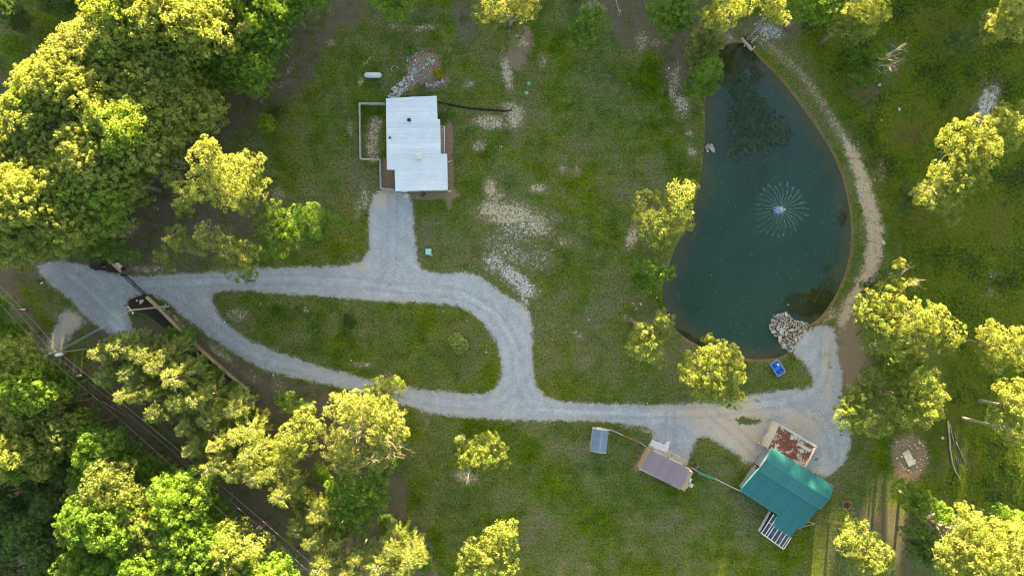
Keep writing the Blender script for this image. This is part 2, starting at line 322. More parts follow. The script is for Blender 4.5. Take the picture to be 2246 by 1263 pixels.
def grass_color(s):
    big = s.noise(0.045, 4, 0.6); mid = s.noise(0.3, 4, 0.6, dist=0.4); fine = s.noise(3.0, 5, 0.75); vf = s.noise(11.0, 2, 0.7)
    c = s.ramp(s.ma('ADD', s.ma('MULTIPLY', big, 0.5), s.ma('MULTIPLY', mid, 0.5)), [(0.36, (0.034, 0.058, 0.007)), (0.45, (0.056, 0.083, 0.011)), (0.52, (0.084, 0.102, 0.018)), (0.58, (0.100, 0.099, 0.031)), (0.65, (0.116, 0.097, 0.050))])
    # thin straw coloured spots where the turf is bare
    sp = s.mp(s.ma('ADD', s.ma('MULTIPLY', s.noise(0.55, 3, 0.6), 0.55), s.ma('MULTIPLY', s.noise(2.6, 4, 0.8), 0.45)), 0.54, 0.64, 0, 0.6)
    c = s.mix(sp, c, (0.15, 0.122, 0.066))
    c = s.mix(s.mp(s.noise(0.13, 2), 0.5, 0.7, 0, 0.6), c, s.hsv(c, h=0.52, sa=1.1, v=0.85))
    mw = s.n('ShaderNodeMapping', {'Vector': s.co, 'Rotation': (0, 0, .12), 'Scale': (.10, .8, 1)}).outputs[0]
    c = s.hsv(c, v=s.mp(s.noise(1.0, 3, .6, vec=mw), .3, .7, .91, 1.10), sa=s.mp(s.noise(.09, 3, .6), .35, .65, 1.12, .78))
    cl = s.mp(s.noise(1.6, 4, .7), .52, .68, 0, .8); c = s.mix(cl, c, s.hsv(c, h=.515, sa=1.15, v=.62))
    v = s.ma('MULTIPLY', s.mp(fine, 0.30, 0.70, 0.30, 1.85), s.mp(vf, 0.25, 0.75, 0.45, 1.5))
    return s.hsv(c, v=v), fine, vf
def gravel_color(s, base=(0.36, 0.375, 0.40)):
    a = s.vor(11.0, 'F1', 1); st = s.n('ShaderNodeSeparateColor', {0: a}).outputs[0]
    cells = s.ramp(st, [(0.0, tuple(b * 0.62 for b in base)), (0.35, tuple(b * .9 for b in base)), (0.8, tuple(b * 1.1 for b in base)), (1.0, tuple(b * 1.5 for b in base))])
    d = s.noise(0.5, 4, 0.6); c = s.hsv(cells, v=s.mp(d, 0.25, 0.75, 0.82, 1.15))
    return s.hsv(c, v=s.mp(s.noise(16, 2, 0.6), 0.25, 0.75, 0.7, 1.3))
def build_ground_mat():
    s = Sh('ground_cover'); g, fine, vf = grass_color(s)
    n1 = s.noise(1.3, 5, 0.7, dist=0.3); n2 = s.noise(4.5, 4, 0.8); n3 = s.noise(0.35, 3, 0.6)
    nn = s.ma('ADD', s.ma('MULTIPLY', n1, 0.45), s.ma('MULTIPLY', n2, 0.55))
    # meadow: coarse bushy herbs
    mt = s.noise(2.0, 4, 0.75); mg = s.ramp(s.ma('ADD', s.ma('MULTIPLY', s.noise(0.12, 4, 0.65), 0.6), s.ma('MULTIPLY', mt, 0.4)), [(0.36, (0.024, 0.036, 0.008)), (0.44, (0.046, 0.072, 0.006)), (0.50, (0.078, 0.118, 0.006)), (0.56, (0.105, 0.122, 0.012)), (0.64, (0.105, 0.088, 0.026))])
    mg = s.hsv(mg, v=s.ma('MULTIPLY', s.mp(mt, 0.25, 0.75, 0.6, 1.4), s.mp(s.vor(5.0), 0, 0.5, 1.12, 0.72)))
    c = s.mix(s.at('mead'), g, mg)
    # leaf litter
    lt = s.noise(6, 4, 0.8); lc = s.ramp(lt, [(0.28, (0.034, 0.026, 0.018)), (0.45, (0.085, 0.066, 0.047)), (0.58, (0.140, 0.110, 0.082)), (0.74, (0.28, 0.23, 0.18))])
    lc = s.mix(s.mp(s.vor(2.2), .0, .16, .75, 0), lc, (0.30, 0.24, 0.17)); lc = s.mix(s.mp(s.noise(.35, 4, .7), .46, .62, 0, .8), lc, s.hsv(g, v=.8))
    tw = s.n('ShaderNodeMapping', {'Vector': s.co, 'Rotation': (0, 0, .9), 'Scale': (.5, 6.0, 1)}).outputs[0]; lc = s.mix(s.mp(s.noise(2.2, 2, .5, vec=tw), .68, .74, 0, .6), lc, (0.26, 0.22, 0.18))
    lf = s.mp(s.ma('ADD', s.at('litt'), s.ma('MULTIPLY', s.ma('SUBTRACT', s.ma('ADD', s.ma('MULTIPLY', n3, .5), s.ma('MULTIPLY', nn, .5)), 0.5), 2.4)), 0.32, 0.70, 0, 1, True)
    c = s.mix(lf, c, lc)
    # orange clay / wood chips
    oc = s.ramp(s.noise(7, 4, 0.8), [(0.3, (0.07, 0.045, 0.03)), (0.44, (0.15, 0.10, 0.068)), (0.57, (0.25, 0.175, 0.12)), (0.70, (0.46, 0.37, 0.28))])
    of = s.mp(s.ma('ADD', s.at('orng'), s.ma('MULTIPLY', s.ma('SUBTRACT', nn, 0.5), 3.6)), 0.42, 0.85, 0, 1, True)
    c = s.mix(of, c, oc)
    # sandy bare earth showing between the grass
    sc = s.ramp(s.noise(5, 5, 0.8), [(0.25, (0.17, 0.125, 0.08)), (0.42, (0.34, 0.265, 0.185)), (0.6, (0.52, 0.43, 0.32)), (0.78, (0.66, 0.58, 0.47))])
    n5 = s.ma('ADD', s.ma('MULTIPLY', n1, 0.3), s.ma('MULTIPLY', s.noise(3.2, 5, 0.85, dist=0.5), 0.7))
    hal = s.mp(s.ma('ADD', s.ma('MAXIMUM', s.at('sand'), s.at('grav')), s.ma('MULTIPLY', s.ma('SUBTRACT', nn, 0.5), 2.5)), 0.12, 0.75, 0, .62, True); c = s.mix(hal, c, (0.135, 0.108, 0.062))
    sf = s.mp(s.ma('ADD', s.at('sand'), s.ma('MULTIPLY', s.ma('SUBTRACT', n5, 0.5), 5.5)), 0.62, 1.15, 0, 1, True)
    c = s.mix(sf, c, sc)
    gc = gravel_color(s, (0.43, 0.41, 0.40))
    gf = s.mp(s.ma('ADD', s.at('grav'), s.ma('MULTIPLY', s.ma('SUBTRACT', n5, 0.5), 5.0)), 0.72, 1.1, 0, 1, True)
    c = s.mix(gf, c, gc)
    # rusty silt along the waterline
    c = s.mix(s.mp(s.ma('ADD', s.at('shor'), s.ma('MULTIPLY', s.ma('SUBTRACT', nn, 0.5), 3.8)), 0.40, 0.95, 0, 0.9), c, s.ramp(n2, [(0.3, (0.08, 0.045, 0.02)), (0.7, (0.26, 0.16, 0.085))]))
    h = s.ma('ADD', fine, s.ma('MULTIPLY', mt, s.ma('MULTIPLY', s.at('mead'), 2.0)))
    return s.out(s.pr(c, 0.95, 0, s.bump(h, 0.7, 0.15), 0.1))
ground = link('ground', gme, build_ground_mat()); tag(ground, 'grassy yard ground with bare sandy patches and leaf litter', kind='structure')

FX0 = 22; FY0 = 22; NFX = len(fx); NFY = len(fy)
def sheet(name, sd_fn, mat, lift, label, margin=0.8, extra=None, bbox=None, kind='structure'):
    """a patch that shares the ground grid's own nodes, so it lies exactly `lift` above the ground"""
    sl = (slice(FY0, FY0 + NFY), slice(FX0, FX0 + NFX)); X = GX[sl]; Y = GY[sl]; P = GP[sl]; Q = GQ[sl]; Z = GZ[sl]
    if bbox:
        ix = np.where((P[0] > bbox[0]) & (P[0] < bbox[2]))[0]; iy = np.where((Q[:, 0] > bbox[1]) & (Q[:, 0] < bbox[3]))[0]
        s2 = (slice(iy[0], iy[-1] + 1), slice(ix[0], ix[-1] + 1)); X, Y, P, Q, Z = X[s2], Y[s2], P[s2], Q[s2], Z[s2]
    sd = sd_fn(P, Q); ok = sd > -margin
    r, c = X.shape; ii = np.arange(r * c).reshape(r, c)
    keep = ok[:-1, :-1] | ok[:-1, 1:] | ok[1:, 1:] | ok[1:, :-1]
    qd = np.stack([ii[:-1, :-1], ii[:-1, 1:], ii[1:, 1:], ii[1:, :-1]], -1)[keep]
    used = np.unique(qd); rm = np.zeros(r * c, int); rm[used] = np.arange(len(used))
    V = np.stack([X, Y, Z + lift], -1).reshape(-1, 3)[used]
    me = mesh_np(name, V, rm[qd], True); fattr(me, 'sd', sd.ravel()[used], 'POINT')
    for k, fn in (extra or {}).items(): fattr(me, k, fn(P, Q).ravel()[used], 'POINT')
    o = link(name, me, mat); tag(o, label, kind=kind); return o
def edge_mat(name, colfn, amp=0.55, soft=0.12, rough=0.9, big=0.35, bumpst=0.5):
    """ragged border: the patch thins out where the signed distance falls below a noise"""
    s = Sh(name); c, h = colfn(s)
    nz = s.ma('ADD', s.ma('MULTIPLY', s.ma('SUBTRACT', s.noise(0.9, 3, 0.6), 0.5), big * 2), s.ma('MULTIPLY', s.ma('SUBTRACT', s.noise(5.0, 4, 0.8), 0.5), amp * 2))
    f = s.mp(s.ma('ADD', s.at('sd'), nz), -soft, soft, 0, 1)
    return s.out(s.mixsh(f, s.transp(), s.pr(c, rough, 0, s.bump(h, bumpst, 0.05), 0.2)))
def drive_col(s):
    g = gravel_color(s, (0.318, 0.326, 0.350)); n1 = s.noise(0.7, 4, 0.65); n2 = s.noise(3.5, 4, 0.8)
    nn = s.ma('ADD', s.ma('MULTIPLY', n1, 0.5), s.ma('MULTIPLY', n2, 0.5))
    tn = s.ramp(s.noise(5, 4, 0.8), [(0.25, (0.28, 0.20, 0.14)), (0.55, (0.46, 0.36, 0.27)), (0.8, (0.60, 0.49, 0.39))])
    f = s.mp(s.ma('ADD', s.at('tan'), s.ma('MULTIPLY', s.ma('SUBTRACT', nn, 0.5), 2.4)), 0.22, 0.85, 0, 0.92)
    c = s.mix(f, g, tn)
    # tan grit and soil showing along the margins
    em = s.mp(s.ma('ADD', s.at('sd'), s.ma('MULTIPLY', s.ma('SUBTRACT', nn, 0.5), 3.2)), -0.1, 0.9, 0.8, 0)
    c = s.mix(em, c, s.ramp(n2, [(.3, (0.20, 0.165, 0.125)), (.7, (0.46, 0.41, 0.35))]))
    c = s.mix(s.mp(s.ma('ADD', s.at('pale'), s.ma('MULTIPLY', s.ma('SUBTRACT', nn, 0.5), 1.5)), .45, 1.0, 0, .75), c, (0.50, 0.515, 0.545))
    dk = s.mp(s.ma('ADD', s.at('old'), s.ma('MULTIPLY', s.ma('SUBTRACT', nn, 0.5), 0.7)), 0.3, 0.8, 0, 0.55)
    c = s.mix(dk, c, (0.13, 0.133, 0.14))
    # worn wheel lanes: slightly finer, darker stone
    c = s.mix(s.mp(s.noise(0.18, 3, 0.6, dist=1.0), 0.45, 0.6, 0, 0.22), c, (0.235, 0.25, 0.285))
    rt = s.mp(s.ma('ADD', s.at('rut'), s.ma('MULTIPLY', s.ma('SUBTRACT', n1, 0.5), 1.6)), .25, 1.0, 0, .5); c = s.mix(rt, c, s.hsv(g, v=.74))
    # tufts of weeds
    wd = s.mp(s.ma('ADD', s.at('weed'), s.ma('MULTIPLY', s.ma('SUBTRACT', nn, 0.5), 4.5)), 0.72, 0.9, 0, 1)
    c = s.mix(wd, c, (0.07, 0.09, 0.025))
    return c, s.noise(9, 3, 0.7)
B_TAN = [(1560, 905, 60, 26, 0, 1), (1610, 935, 46, 36, 20, 1.1), (1640, 960, 30, 40, 0, .9), (1500, 897, 60, 8, 0, .7), (1640, 905, 26, 40, 0, .95), (1620, 890, 40, 14, 0, .7), (1760, 925, 40, 20, 20, .7), (1818, 760, 7, 44, -5, .8), (1812, 820, 8, 50, -5, .6), (1700, 905, 60, 8, 0, .55), (1660, 1000, 16, 12, 0, 1),
   (835, 436, 26, 14, 0, .8), (790, 583, 22, 9, 30, .75), (1240, 918, 60, 5, 0, .5), (1680, 925, 36, 12, 30, .6), (1790, 960, 18, 22, 0, .5), (700, 585, 60, 3, 0, .4), (1150, 680, 10, 20, 0, .6), (400, 607, 50, 8, 0, .5), (440, 660, 20, 34, -20, .4), (1500, 955, 26, 18, 0, -.1), (1535, 940, 20, 14, 0, .6)]
B_TAN = [b for b in B_TAN if b[5] > 0]
B_WEED = [(1640, 922, 24, 9, 0, 1.1), (1785, 905, 8, 14, 0, .8), (1785, 1000, 9, 20, 0, .8), (1805, 780, 12, 6, 0, .8), (1825, 800, 7, 10, 0, .7), (1780, 730, 12, 8, 40, .7), (1464, 944, 6, 5, 0, .7), (1850, 955, 12, 12, 0, .7), (1660, 880, 14, 5, 0, .6)]
LANES = [[(300, 625), (450, 618), (600, 612), (760, 618), (880, 632), (1000, 640), (1070, 672), (1122, 735), (1136, 800), (1150, 870), (1190, 895)], [(862, 430), (862, 520), (858, 600), (840, 625)], [(1130, 850), (1090, 885), (1000, 888), (900, 866), (780, 838), (640, 806), (540, 775), (460, 715), (420, 660), (350, 625)],
   [(1150, 900), (1300, 905), (1420, 905), (1560, 905), (1640, 890), (1740, 878), (1800, 850), (1812, 780), (1808, 730)], [(100, 590), (180, 650), (250, 715), (275, 740)], [(1560, 905), (1620, 950), (1665, 1000)], [(1740, 880), (1820, 930), (1830, 1000)], [(1470, 910), (1470, 975)]]
def rut_mask(P, Q):
    v = np.zeros(P.shape)
    for L in LANES:
        d = segdist(P, Q, smooth_poly(L, 2, False), False) / PPM; v = np.maximum(v, np.exp(-((d - .85) / .34) ** 2))
    return v
drive_sd = lambda P, Q: np.minimum(sdist(P, Q, DRIVE), -sdist(P, Q, ISLAND))
DRIVE_O = sheet('gravel_drive', drive_sd, edge_mat('gravel', drive_col, amp=1.7, soft=0.12, big=.8), 0.012, 'blue grey crushed stone drive looping round a grass island',
      extra={'tan': lambda P, Q: blobs(P, Q, B_TAN), 'pale': lambda P, Q: np.maximum(np.maximum(band(P, Q, [(150, 600), (205, 645), (255, 700), (262, 725)], 7, .75), blobs(P, Q, [(255, 705, 16, 30, -25, 1)])), np.maximum(band(P, Q, [(330, 622), (450, 618), (600, 608), (760, 612), (900, 640), (1010, 640), (1090, 690), (1130, 760), (1132, 830)], 9, .55), band(P, Q, [(1180, 900), (1300, 903), (1420, 908), (1500, 905)], 7, .6))),
         'old': lambda P, Q: blobs(P, Q, [(150, 620, 90, 40, 40, .6), (230, 700, 50, 40, 30, .5), (440, 730, 30, 60, -45, .55), (520, 780, 40, 20, 30, .5)]), 'weed': lambda P, Q: blobs(P, Q, B_WEED), 'rut': rut_mask})
zero = lambda P, Q: P * 0
sheet('gravel_track', lambda P, Q: sdist(P, Q, SPUR), edge_mat('track_gravel', drive_col, amp=2.6, soft=0.4, big=1.4), 0.008, 'short worn gravel track down to the utility pole', bbox=(40, 600, 260, 860),
      extra={'tan': lambda P, Q: blobs(P, Q, [(150, 715, 14, 60, 35, .9), (165, 690, 30, 12, 40, .8)]), 'old': lambda P, Q: P * 0 + .3, 'weed': zero, 'pale': zero, 'rut': zero})
def dirt_col(s):
    c = s.ramp(s.noise(3.5, 5, 0.8), [(0.25, (0.17, 0.12, 0.075)), (0.42, (0.31, 0.225, 0.145)), (0.6, (0.45, 0.34, 0.235)), (0.8, (0.56, 0.46, 0.34))])
    g = s.mp(s.noise(0.5, 3, 0.6), 0.52, 0.66, 0, 0.7); c = s.mix(g, c, (0.27, 0.25, 0.24)); c = s.mix(s.mp(s.ma('ADD', s.ma('MULTIPLY', s.noise(.8, 4, .7), .5), s.ma('MULTIPLY', s.noise(3.0, 4, .8), .5)), .53, .62, 0, .85), c, s.ramp(s.noise(5, 3), [(.3, (0.05, 0.065, 0.015)), (.7, (0.12, 0.115, 0.05))]))
    return c, s.noise(4, 4)
def dam_sd(P, Q):
    wid = np.interp(Q, [40, 120, 200, 270, 320, 400, 500, 560, 640, 700], [2, 2, 2, 4, 10, 15, 18, 18, 11, 12]) / PPM
    return wid - segdist(P, Q, DAM, False) / PPM - np.interp(Q, [60, 280, 330], [0.45, 0.35, 0.0])
sheet('dirt_path', dam_sd, edge_mat('bare_dirt', dirt_col, amp=2.2, soft=0.3, big=1.2), 0.008, 'sandy footpath worn along the top of the pond dam', margin=1.4, bbox=(1590, 20, 1980, 760))
def mulch_col(s):
    return s.ramp(s.noise(8, 4, 0.8), [(0.3, (0.010, 0.008, 0.007)), (0.5, (0.032, 0.024, 0.020)), (0.7, (0.09, 0.068, 0.055))]), s.noise(9, 3)
MULCH1 = [(283, 660), (305, 651), (326, 653), (345, 672), (372, 705), (396, 732), (376, 728), (348, 708), (322, 688), (300, 684), (283, 672)]
MULCH2 = [(190, 572), (205, 562), (235, 565), (262, 575), (273, 598), (245, 596), (205, 588)]
sheet('mulch_bed', lambda P, Q: sdist(P, Q, MULCH1), edge_mat('black_mulch', mulch_col, amp=0.3, big=0.1), 0.022, 'black mulch bed behind the tan board wall below the gate', bbox=(230, 610, 440, 780))
sheet('mulch_bed', lambda P, Q: sdist(P, Q, MULCH2), _mc.get('x') or bpy.data.materials['black_mulch'], 0.022, 'black mulch bed above the gate under the maple', bbox=(150, 530, 310, 640))

# ------------------------------------------------------------------ pond water
def water_mat():
    s = Sh('pond_water'); sd = s.at('sd'); n = s.noise(0.25, 4, 0.6)
    deep = s.mix(s.mp(s.n('ShaderNodeSeparateXYZ', {0: s.co}).outputs[1], -12, 34, 0, 1), (0.012, 0.039, 0.025), (0.017, 0.043, 0.036))
    c = s.mix(s.mp(s.ma('ADD', sd, s.ma('MULTIPLY', s.ma('SUBTRACT', n, .5), 5.0)), 0.2, 3.6, 0.85, 0, True), deep, (0.045, 0.045, 0.022))
    c = s.mix(s.mp(s.ma('ADD', s.at('murk_reflection'), s.ma('MULTIPLY', s.ma('SUBTRACT', s.noise(1.2, 4, 0.7), 0.5), 0.9)), 0.45, 0.65, 0, 0.93, True), c, s.ramp(s.noise(2.5, 4, .7), [(0.3, (0.006, 0.012, 0.004)), (0.7, (0.028, 0.032, 0.008))]))  # dark tree reflections painted into the water colour
    c = s.hsv(c, v=s.ma('MULTIPLY', s.mp(s.noise(1.5, 5, 0.8), 0.3, 0.7, 0.9, 1.1), s.mp(s.noise(.07, 4, 0.6, dist=.6), 0.3, 0.7, 0.82, 1.2)))
    # fine suspended specks
    c = s.mix(s.mp(s.vor(3.0), 0.0, 0.07, 0.5, 0), c, (0.16, 0.20, 0.16))
    h = s.noise(3.2, 3, 0.6, dist=0.3)
    return s.out(s.pr(c, 0.08, 0, s.bump(h, 0.06, 0.03), 0.28))
def water_sheet():
    sl = (slice(FY0, FY0 + NFY), slice(FX0, FX0 + NFX)); X = GX[sl]; Y = GY[sl]; P = GP[sl]; Q = GQ[sl]; sd = GSD[sl]
    ok = sd > -0.5; r, c = X.shape; ii = np.arange(r * c).reshape(r, c)
    keep = ok[:-1, :-1] & ok[:-1, 1:] & ok[1:, 1:] & ok[1:, :-1]
    qd = np.stack([ii[:-1, :-1], ii[:-1, 1:], ii[1:, 1:], ii[1:, :-1]], -1)[keep]
    used = np.unique(qd); rm = np.zeros(r * c, int); rm[used] = np.arange(len(used))
    V = np.stack([X, Y, np.full(X.shape, -0.24)], -1).reshape(-1, 3)[used]
    me = mesh_np('pond', V, rm[qd], True); fattr(me, 'sd', sd.ravel()[used], 'POINT')
    al = blobs(P, Q, [(1590, 130, 50, 50, 0, 1), (1620, 110, 40, 34, 0, 1), (1640, 165, 34, 26, 0, .8), (1760, 668, 34, 22, 10, 1), (1800, 660, 30, 26, -30, .9), (1740, 650, 20, 14, 0, .5), (1848, 480, 12, 20, 0, .6), (1500, 735, 30, 8, 25, .8), (1530, 752, 26, 8, 25, .7), (1700, 778, 30, 12, 0, .5)])  # where tree reflections are painted in, plus a few dark shore spots
    fattr(me, 'murk_reflection', al.ravel()[used], 'POINT')
    o = link('pond', me, water_mat()); tag(o, 'calm dark teal pond water with murky brown shallows and painted tree reflections', kind='structure'); return o
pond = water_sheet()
# ------------------------------------------------------------------ vegetation
def leaf_mat(name, lo, mid, hi, trans, tmix=0.38):
    s = Sh(name); t = s.ma('ADD', s.at('tint'), s.mp(s.rand(), 0, 1, -0.16, 0.16))
    c = s.ramp(t, [(0.12, lo), (0.5, mid), (0.85, hi)])
    tc = s.mix(t, tuple(x * 0.8 for x in trans), trans)
    d = s.pr(c, 0.55, 0, None, 0.35); tr = s.n('ShaderNodeBsdfTranslucent', {'Color': tc}).outputs[0]
    return s.out(s.mixsh(tmix, d, tr))
LEAF = {
 'yellow': leaf_mat('sunlit_young_oak_leaves', (0.075, 0.14, 0.022), (0.17, 0.235, 0.045), (0.31, 0.33, 0.10), (0.44, 0.46, 0.07), .45),  # young-leaf yellow with golden sunlight painted in, used on sunlit trees
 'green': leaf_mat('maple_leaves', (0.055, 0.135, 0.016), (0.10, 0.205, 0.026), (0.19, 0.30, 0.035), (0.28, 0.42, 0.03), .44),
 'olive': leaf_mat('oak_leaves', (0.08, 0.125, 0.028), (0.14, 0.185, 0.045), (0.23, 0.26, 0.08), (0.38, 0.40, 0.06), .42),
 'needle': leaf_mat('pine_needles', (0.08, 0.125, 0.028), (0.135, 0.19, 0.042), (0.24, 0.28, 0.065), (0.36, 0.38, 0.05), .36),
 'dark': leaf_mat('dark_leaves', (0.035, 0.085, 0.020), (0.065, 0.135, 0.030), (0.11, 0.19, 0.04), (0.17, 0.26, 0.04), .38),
 'lime': leaf_mat('bright_shrub_leaves', (0.17, 0.25, 0.05), (0.27, 0.37, 0.09), (0.40, 0.50, 0.14), (0.45, 0.52, 0.12), .4),
 'lime3': leaf_mat('redbud_leaves', (0.10, 0.18, 0.012), (0.17, 0.27, 0.02), (0.26, 0.36, 0.03), (0.3, 0.42, 0.03), .4),
 'lime2': leaf_mat('beech_leaves', (0.06, 0.14, 0.014), (0.13, 0.23, 0.03), (0.24, 0.32, 0.05), (0.36, 0.44, 0.04), .42),
 'gold': leaf_mat('golden_shrub_leaves', (0.22, 0.21, 0.01), (0.36, 0.34, 0.015), (0.5, 0.46, 0.03), (0.5, 0.42, 0.02), .3),
}
BARK = plain('bark', (0.17, 0.145, 0.12), 0.95, var=0.4, scale=3, bump=0.6)
PALEBARK = plain('pale_bark', (0.27, 0.25, 0.225), 0.9, var=0.3, scale=3, bump=0.4)
DEADWOOD = plain('weathered_branch', (0.27, 0.235, 0.20), 0.9, var=0.25, scale=4)

def rdirs(n, rg):
    v = rg.normal(size=(n, 3)); return v / np.linalg.norm(v, axis=1, keepdims=True)
def unit(v): return v / (np.linalg.norm(v, axis=1, keepdims=True) + 1e-9)
def leaf_cloud(lobes, rg, size=0.27, puff=0.72, dens=1.0, per=58, floor=-0.55, fill=0.25):
    C = []; O = []; R = []; T = []
    for (x, y, z, rx, ry, rz) in lobes:
        area = 4 * math.pi * ((rx * ry) ** .8 / 2 + (rx * rz) ** .8 / 2 + 1e-6)
        n = max(6, int(dens * 1.15 * area / (math.pi * puff * puff)))
        d = rdirs(n * 2, rg); d = d[d[:, 2] > floor][:n]; n = len(d)
        sc = rg.uniform(0.72, 1.10, (n, 1)); T.append(np.clip(rg.normal(0.52, 0.18, n), 0, 1))
        C.append(np.array([x, y, z]) + d * np.array([rx, ry, rz]) * sc); O.append(d); R.append(puff * rg.uniform(0.55, 1.15, n) * min(1.0, 0.55 + rx / 4))
    C = np.concatenate(C); O = np.concatenate(O); R = np.concatenate(R); T = np.concatenate(T); m = len(C)
    k = np.repeat(np.arange(m), per)
    dd = unit(rg.normal(size=(m * per, 3)) + 1.05 * O[k] + np.array([0, 0, 0.45]))
    fl = np.array([1.0, 1.0, 0.72])
    pos = C[k] + dd * fl * (R[k] * rg.uniform(0.62, 1.12, m * per))[:, None]
    nrm = unit(dd + rg.normal(size=(m * per, 3)) * 0.62)
    tint = T[k] + rg.normal(0, 0.10, m * per)
    if fill > 0:      # loose inner leaves that close the crown
        nf = int(len(pos) * fill); j = rg.integers(0, len(lobes), nf); L = np.array(lobes)[j]
        d = rdirs(nf, rg) * (rg.uniform(0.2, 0.95, (nf, 1)))
        pos = np.concatenate([pos, L[:, :3] + d * L[:, 3:]]); nrm = np.concatenate([nrm, rdirs(nf, rg)]); tint = np.concatenate([tint, rg.normal(0.5, 0.14, nf)])
    return quads_from(pos, nrm, size * rg.uniform(0.65, 1.3, len(pos)), rg, tint)
def quads_from(pos, nrm, s, rg, tint, asp=0.62, tdir=None):
    t = rg.normal(size=pos.shape) if tdir is None else tdir
    a = unit(t - nrm * np.sum(t * nrm, 1, keepdims=True)); b = np.cross(nrm, a)
    s = s[:, None]; V = np.stack([pos - a * s * .55, pos + b * s * asp * .5, pos + a * s * .55, pos - b * s * asp * .5], 1).reshape(-1, 3)
    return V, np.clip(tint, 0, 1)
def cloud_mesh(name, V, tint):
    n = len(V) // 4; me = mesh_np(name, V, np.arange(n * 4).reshape(n, 4)); fattr(me, 'tint', tint, 'FACE'); return me

def twigs(mb, p, d, L, r, depth, rg, n=5, spread=0.65):
    p = Vector(p); d = Vector(d).normalized(); pts = [p]; q = p.copy(); dd = d.copy()
    for i in range(3):
        dd = (dd + Vector(rg.normal(size=3)) * 0.16).normalized(); q = q + dd * L / 3; pts.append(q.copy())
    mb.tube(pts, [r, r * .8, r * .62, r * .4], n, cap=False)
    if depth > 0:
        for k in range(2 if depth > 1 else 3):
            i = int(rg.integers(1, 4)); nd = (dd + Vector(rg.normal(size=3)) * spread).normalized()
            twigs(mb, pts[i], nd, L * rg.uniform(0.5, 0.75), r * .5, depth - 1, rg, max(3, n - 1), spread)

def woody(base_r, height, lobes, rg, lean=(0, 0)):
    """trunk and limbs as one tapering mesh, tree space"""
    mb = MB(); cxy = (np.mean([l[0] for l in lobes]), np.mean([l[1] for l in lobes]))
    fork = height * 0.45; tp = []
    for i in range(5):
        t = i / 4; tp.append((cxy[0] * t * t * .7 + rg.normal(0, .06) * (i > 0), cxy[1] * t * t * .7 + rg.normal(0, .06) * (i > 0), -0.1 + t * height * .8))
    mb.tube(tp, [base_r * 1.35, base_r, base_r * .82, base_r * .6, base_r * .3], 8)
    for l in lobes:
        t = rg.uniform(0.40, 0.75); i = t * 4; a = Vector(tp[int(i)]).lerp(Vector(tp[min(4, int(i) + 1)]), i - int(i))
        e = Vector((l[0], l[1], l[2])); m = a.lerp(e, .5) + Vector((0, 0, -0.25 * l[5] + rg.normal(0, .2)))
        mb.tube([a, m, e], [base_r * .42, base_r * .26, base_r * .1], 5, cap=False)
        for k in range(2): twigs(mb, m.lerp(e, rg.uniform(0.2, .9)), rdirs(1, rg)[0] + np.array([0, 0, .5]), l[3] * 0.9, base_r * .12, 1, rg, 4)
    return mb

GROUPS = {}
def tree(name, label, lobes_px, leaf='yellow', bark=None, group=None, cat='tree', size=0.23, puff=0.56, dens=1.0, per=36, trunk_r=None, dead=None, seed=None, flat=0.72, base=None, floor=-0.55, fill=.25):
    """a tree of its own: lobes are (px, py, radius px, height) where each foliage mass appears in the photograph"""
    rg = np.random.default_rng(int(lobes_px[0][0] * 31 + lobes_px[0][1] * 17) if seed is None else seed)
    W = []
    for (px, py, rp, z) in lobes_px:
        c = at(px, py, z); r = rp / PPM * (HC - z) / HC; W.append((c.x, c.y, z - r * .15, r, r, r * flat))
    if base is None: bx = sum(l[0] * l[3] for l in W) / sum(l[3] for l in W); by = sum(l[1] * l[3] for l in W) / sum(l[3] for l in W)
    else: b = at(base[0], base[1], 0); bx, by = b.x, b.y
    bz = ground_z(bx, by)
    root = empty(name, (bx, by, bz), 0, label, cat, group)
    L = [(l[0] - bx, l[1] - by, l[2] - bz, l[3], l[4], l[5]) for l in W]
    # skirt of lower foliage so the crown has depth when seen from the side
    low = [(l[0] * .85, l[1] * .85, max(l[2] - l[5] * 1.1, 1.2), l[3] * .72, l[4] * .72, l[5] * .7) for l in L if l[3] > 1.6 and l[2] > 5.0]
    V, T = leaf_cloud(L, rg, size, puff, dens, per, floor, fill)
    if low: V2, T2 = leaf_cloud(low, rg, size * 1.15, puff, dens * .6, int(per * .7), floor, fill); V = np.concatenate([V, V2]); T = np.concatenate([T, T2])
    cr = link('crown', cloud_mesh('crown', V, T), LEAF[leaf], root, False)
    H = max(l[2] + l[5] for l in L); tr = trunk_r or 0.018 * H + 0.06
    mb = woody(tr, H, L, rg); link('trunk', mb.mesh('trunk', True), bark or BARK, root, False)
    for dpx in (dead or []):      # bare limbs that stick out of the crown: (px, py, z, px2, py2, z2, radius)
        a = at(dpx[0], dpx[1], dpx[2]) - Vector((bx, by, bz)); e = at(dpx[3], dpx[4], dpx[5]) - Vector((bx, by, bz)); m2 = MB()
        for q in range(3): twigs(m2, a, (e - a) + Vector(rg.normal(size=3)) * .25 * (e - a).length, (e - a).length * rg.uniform(.6, .85), dpx[6] * .72, 3, rg, 5, .6)
        o = link('bare_branch', m2.mesh('bare_branch', True), DEADWOOD, root, False)
    return root

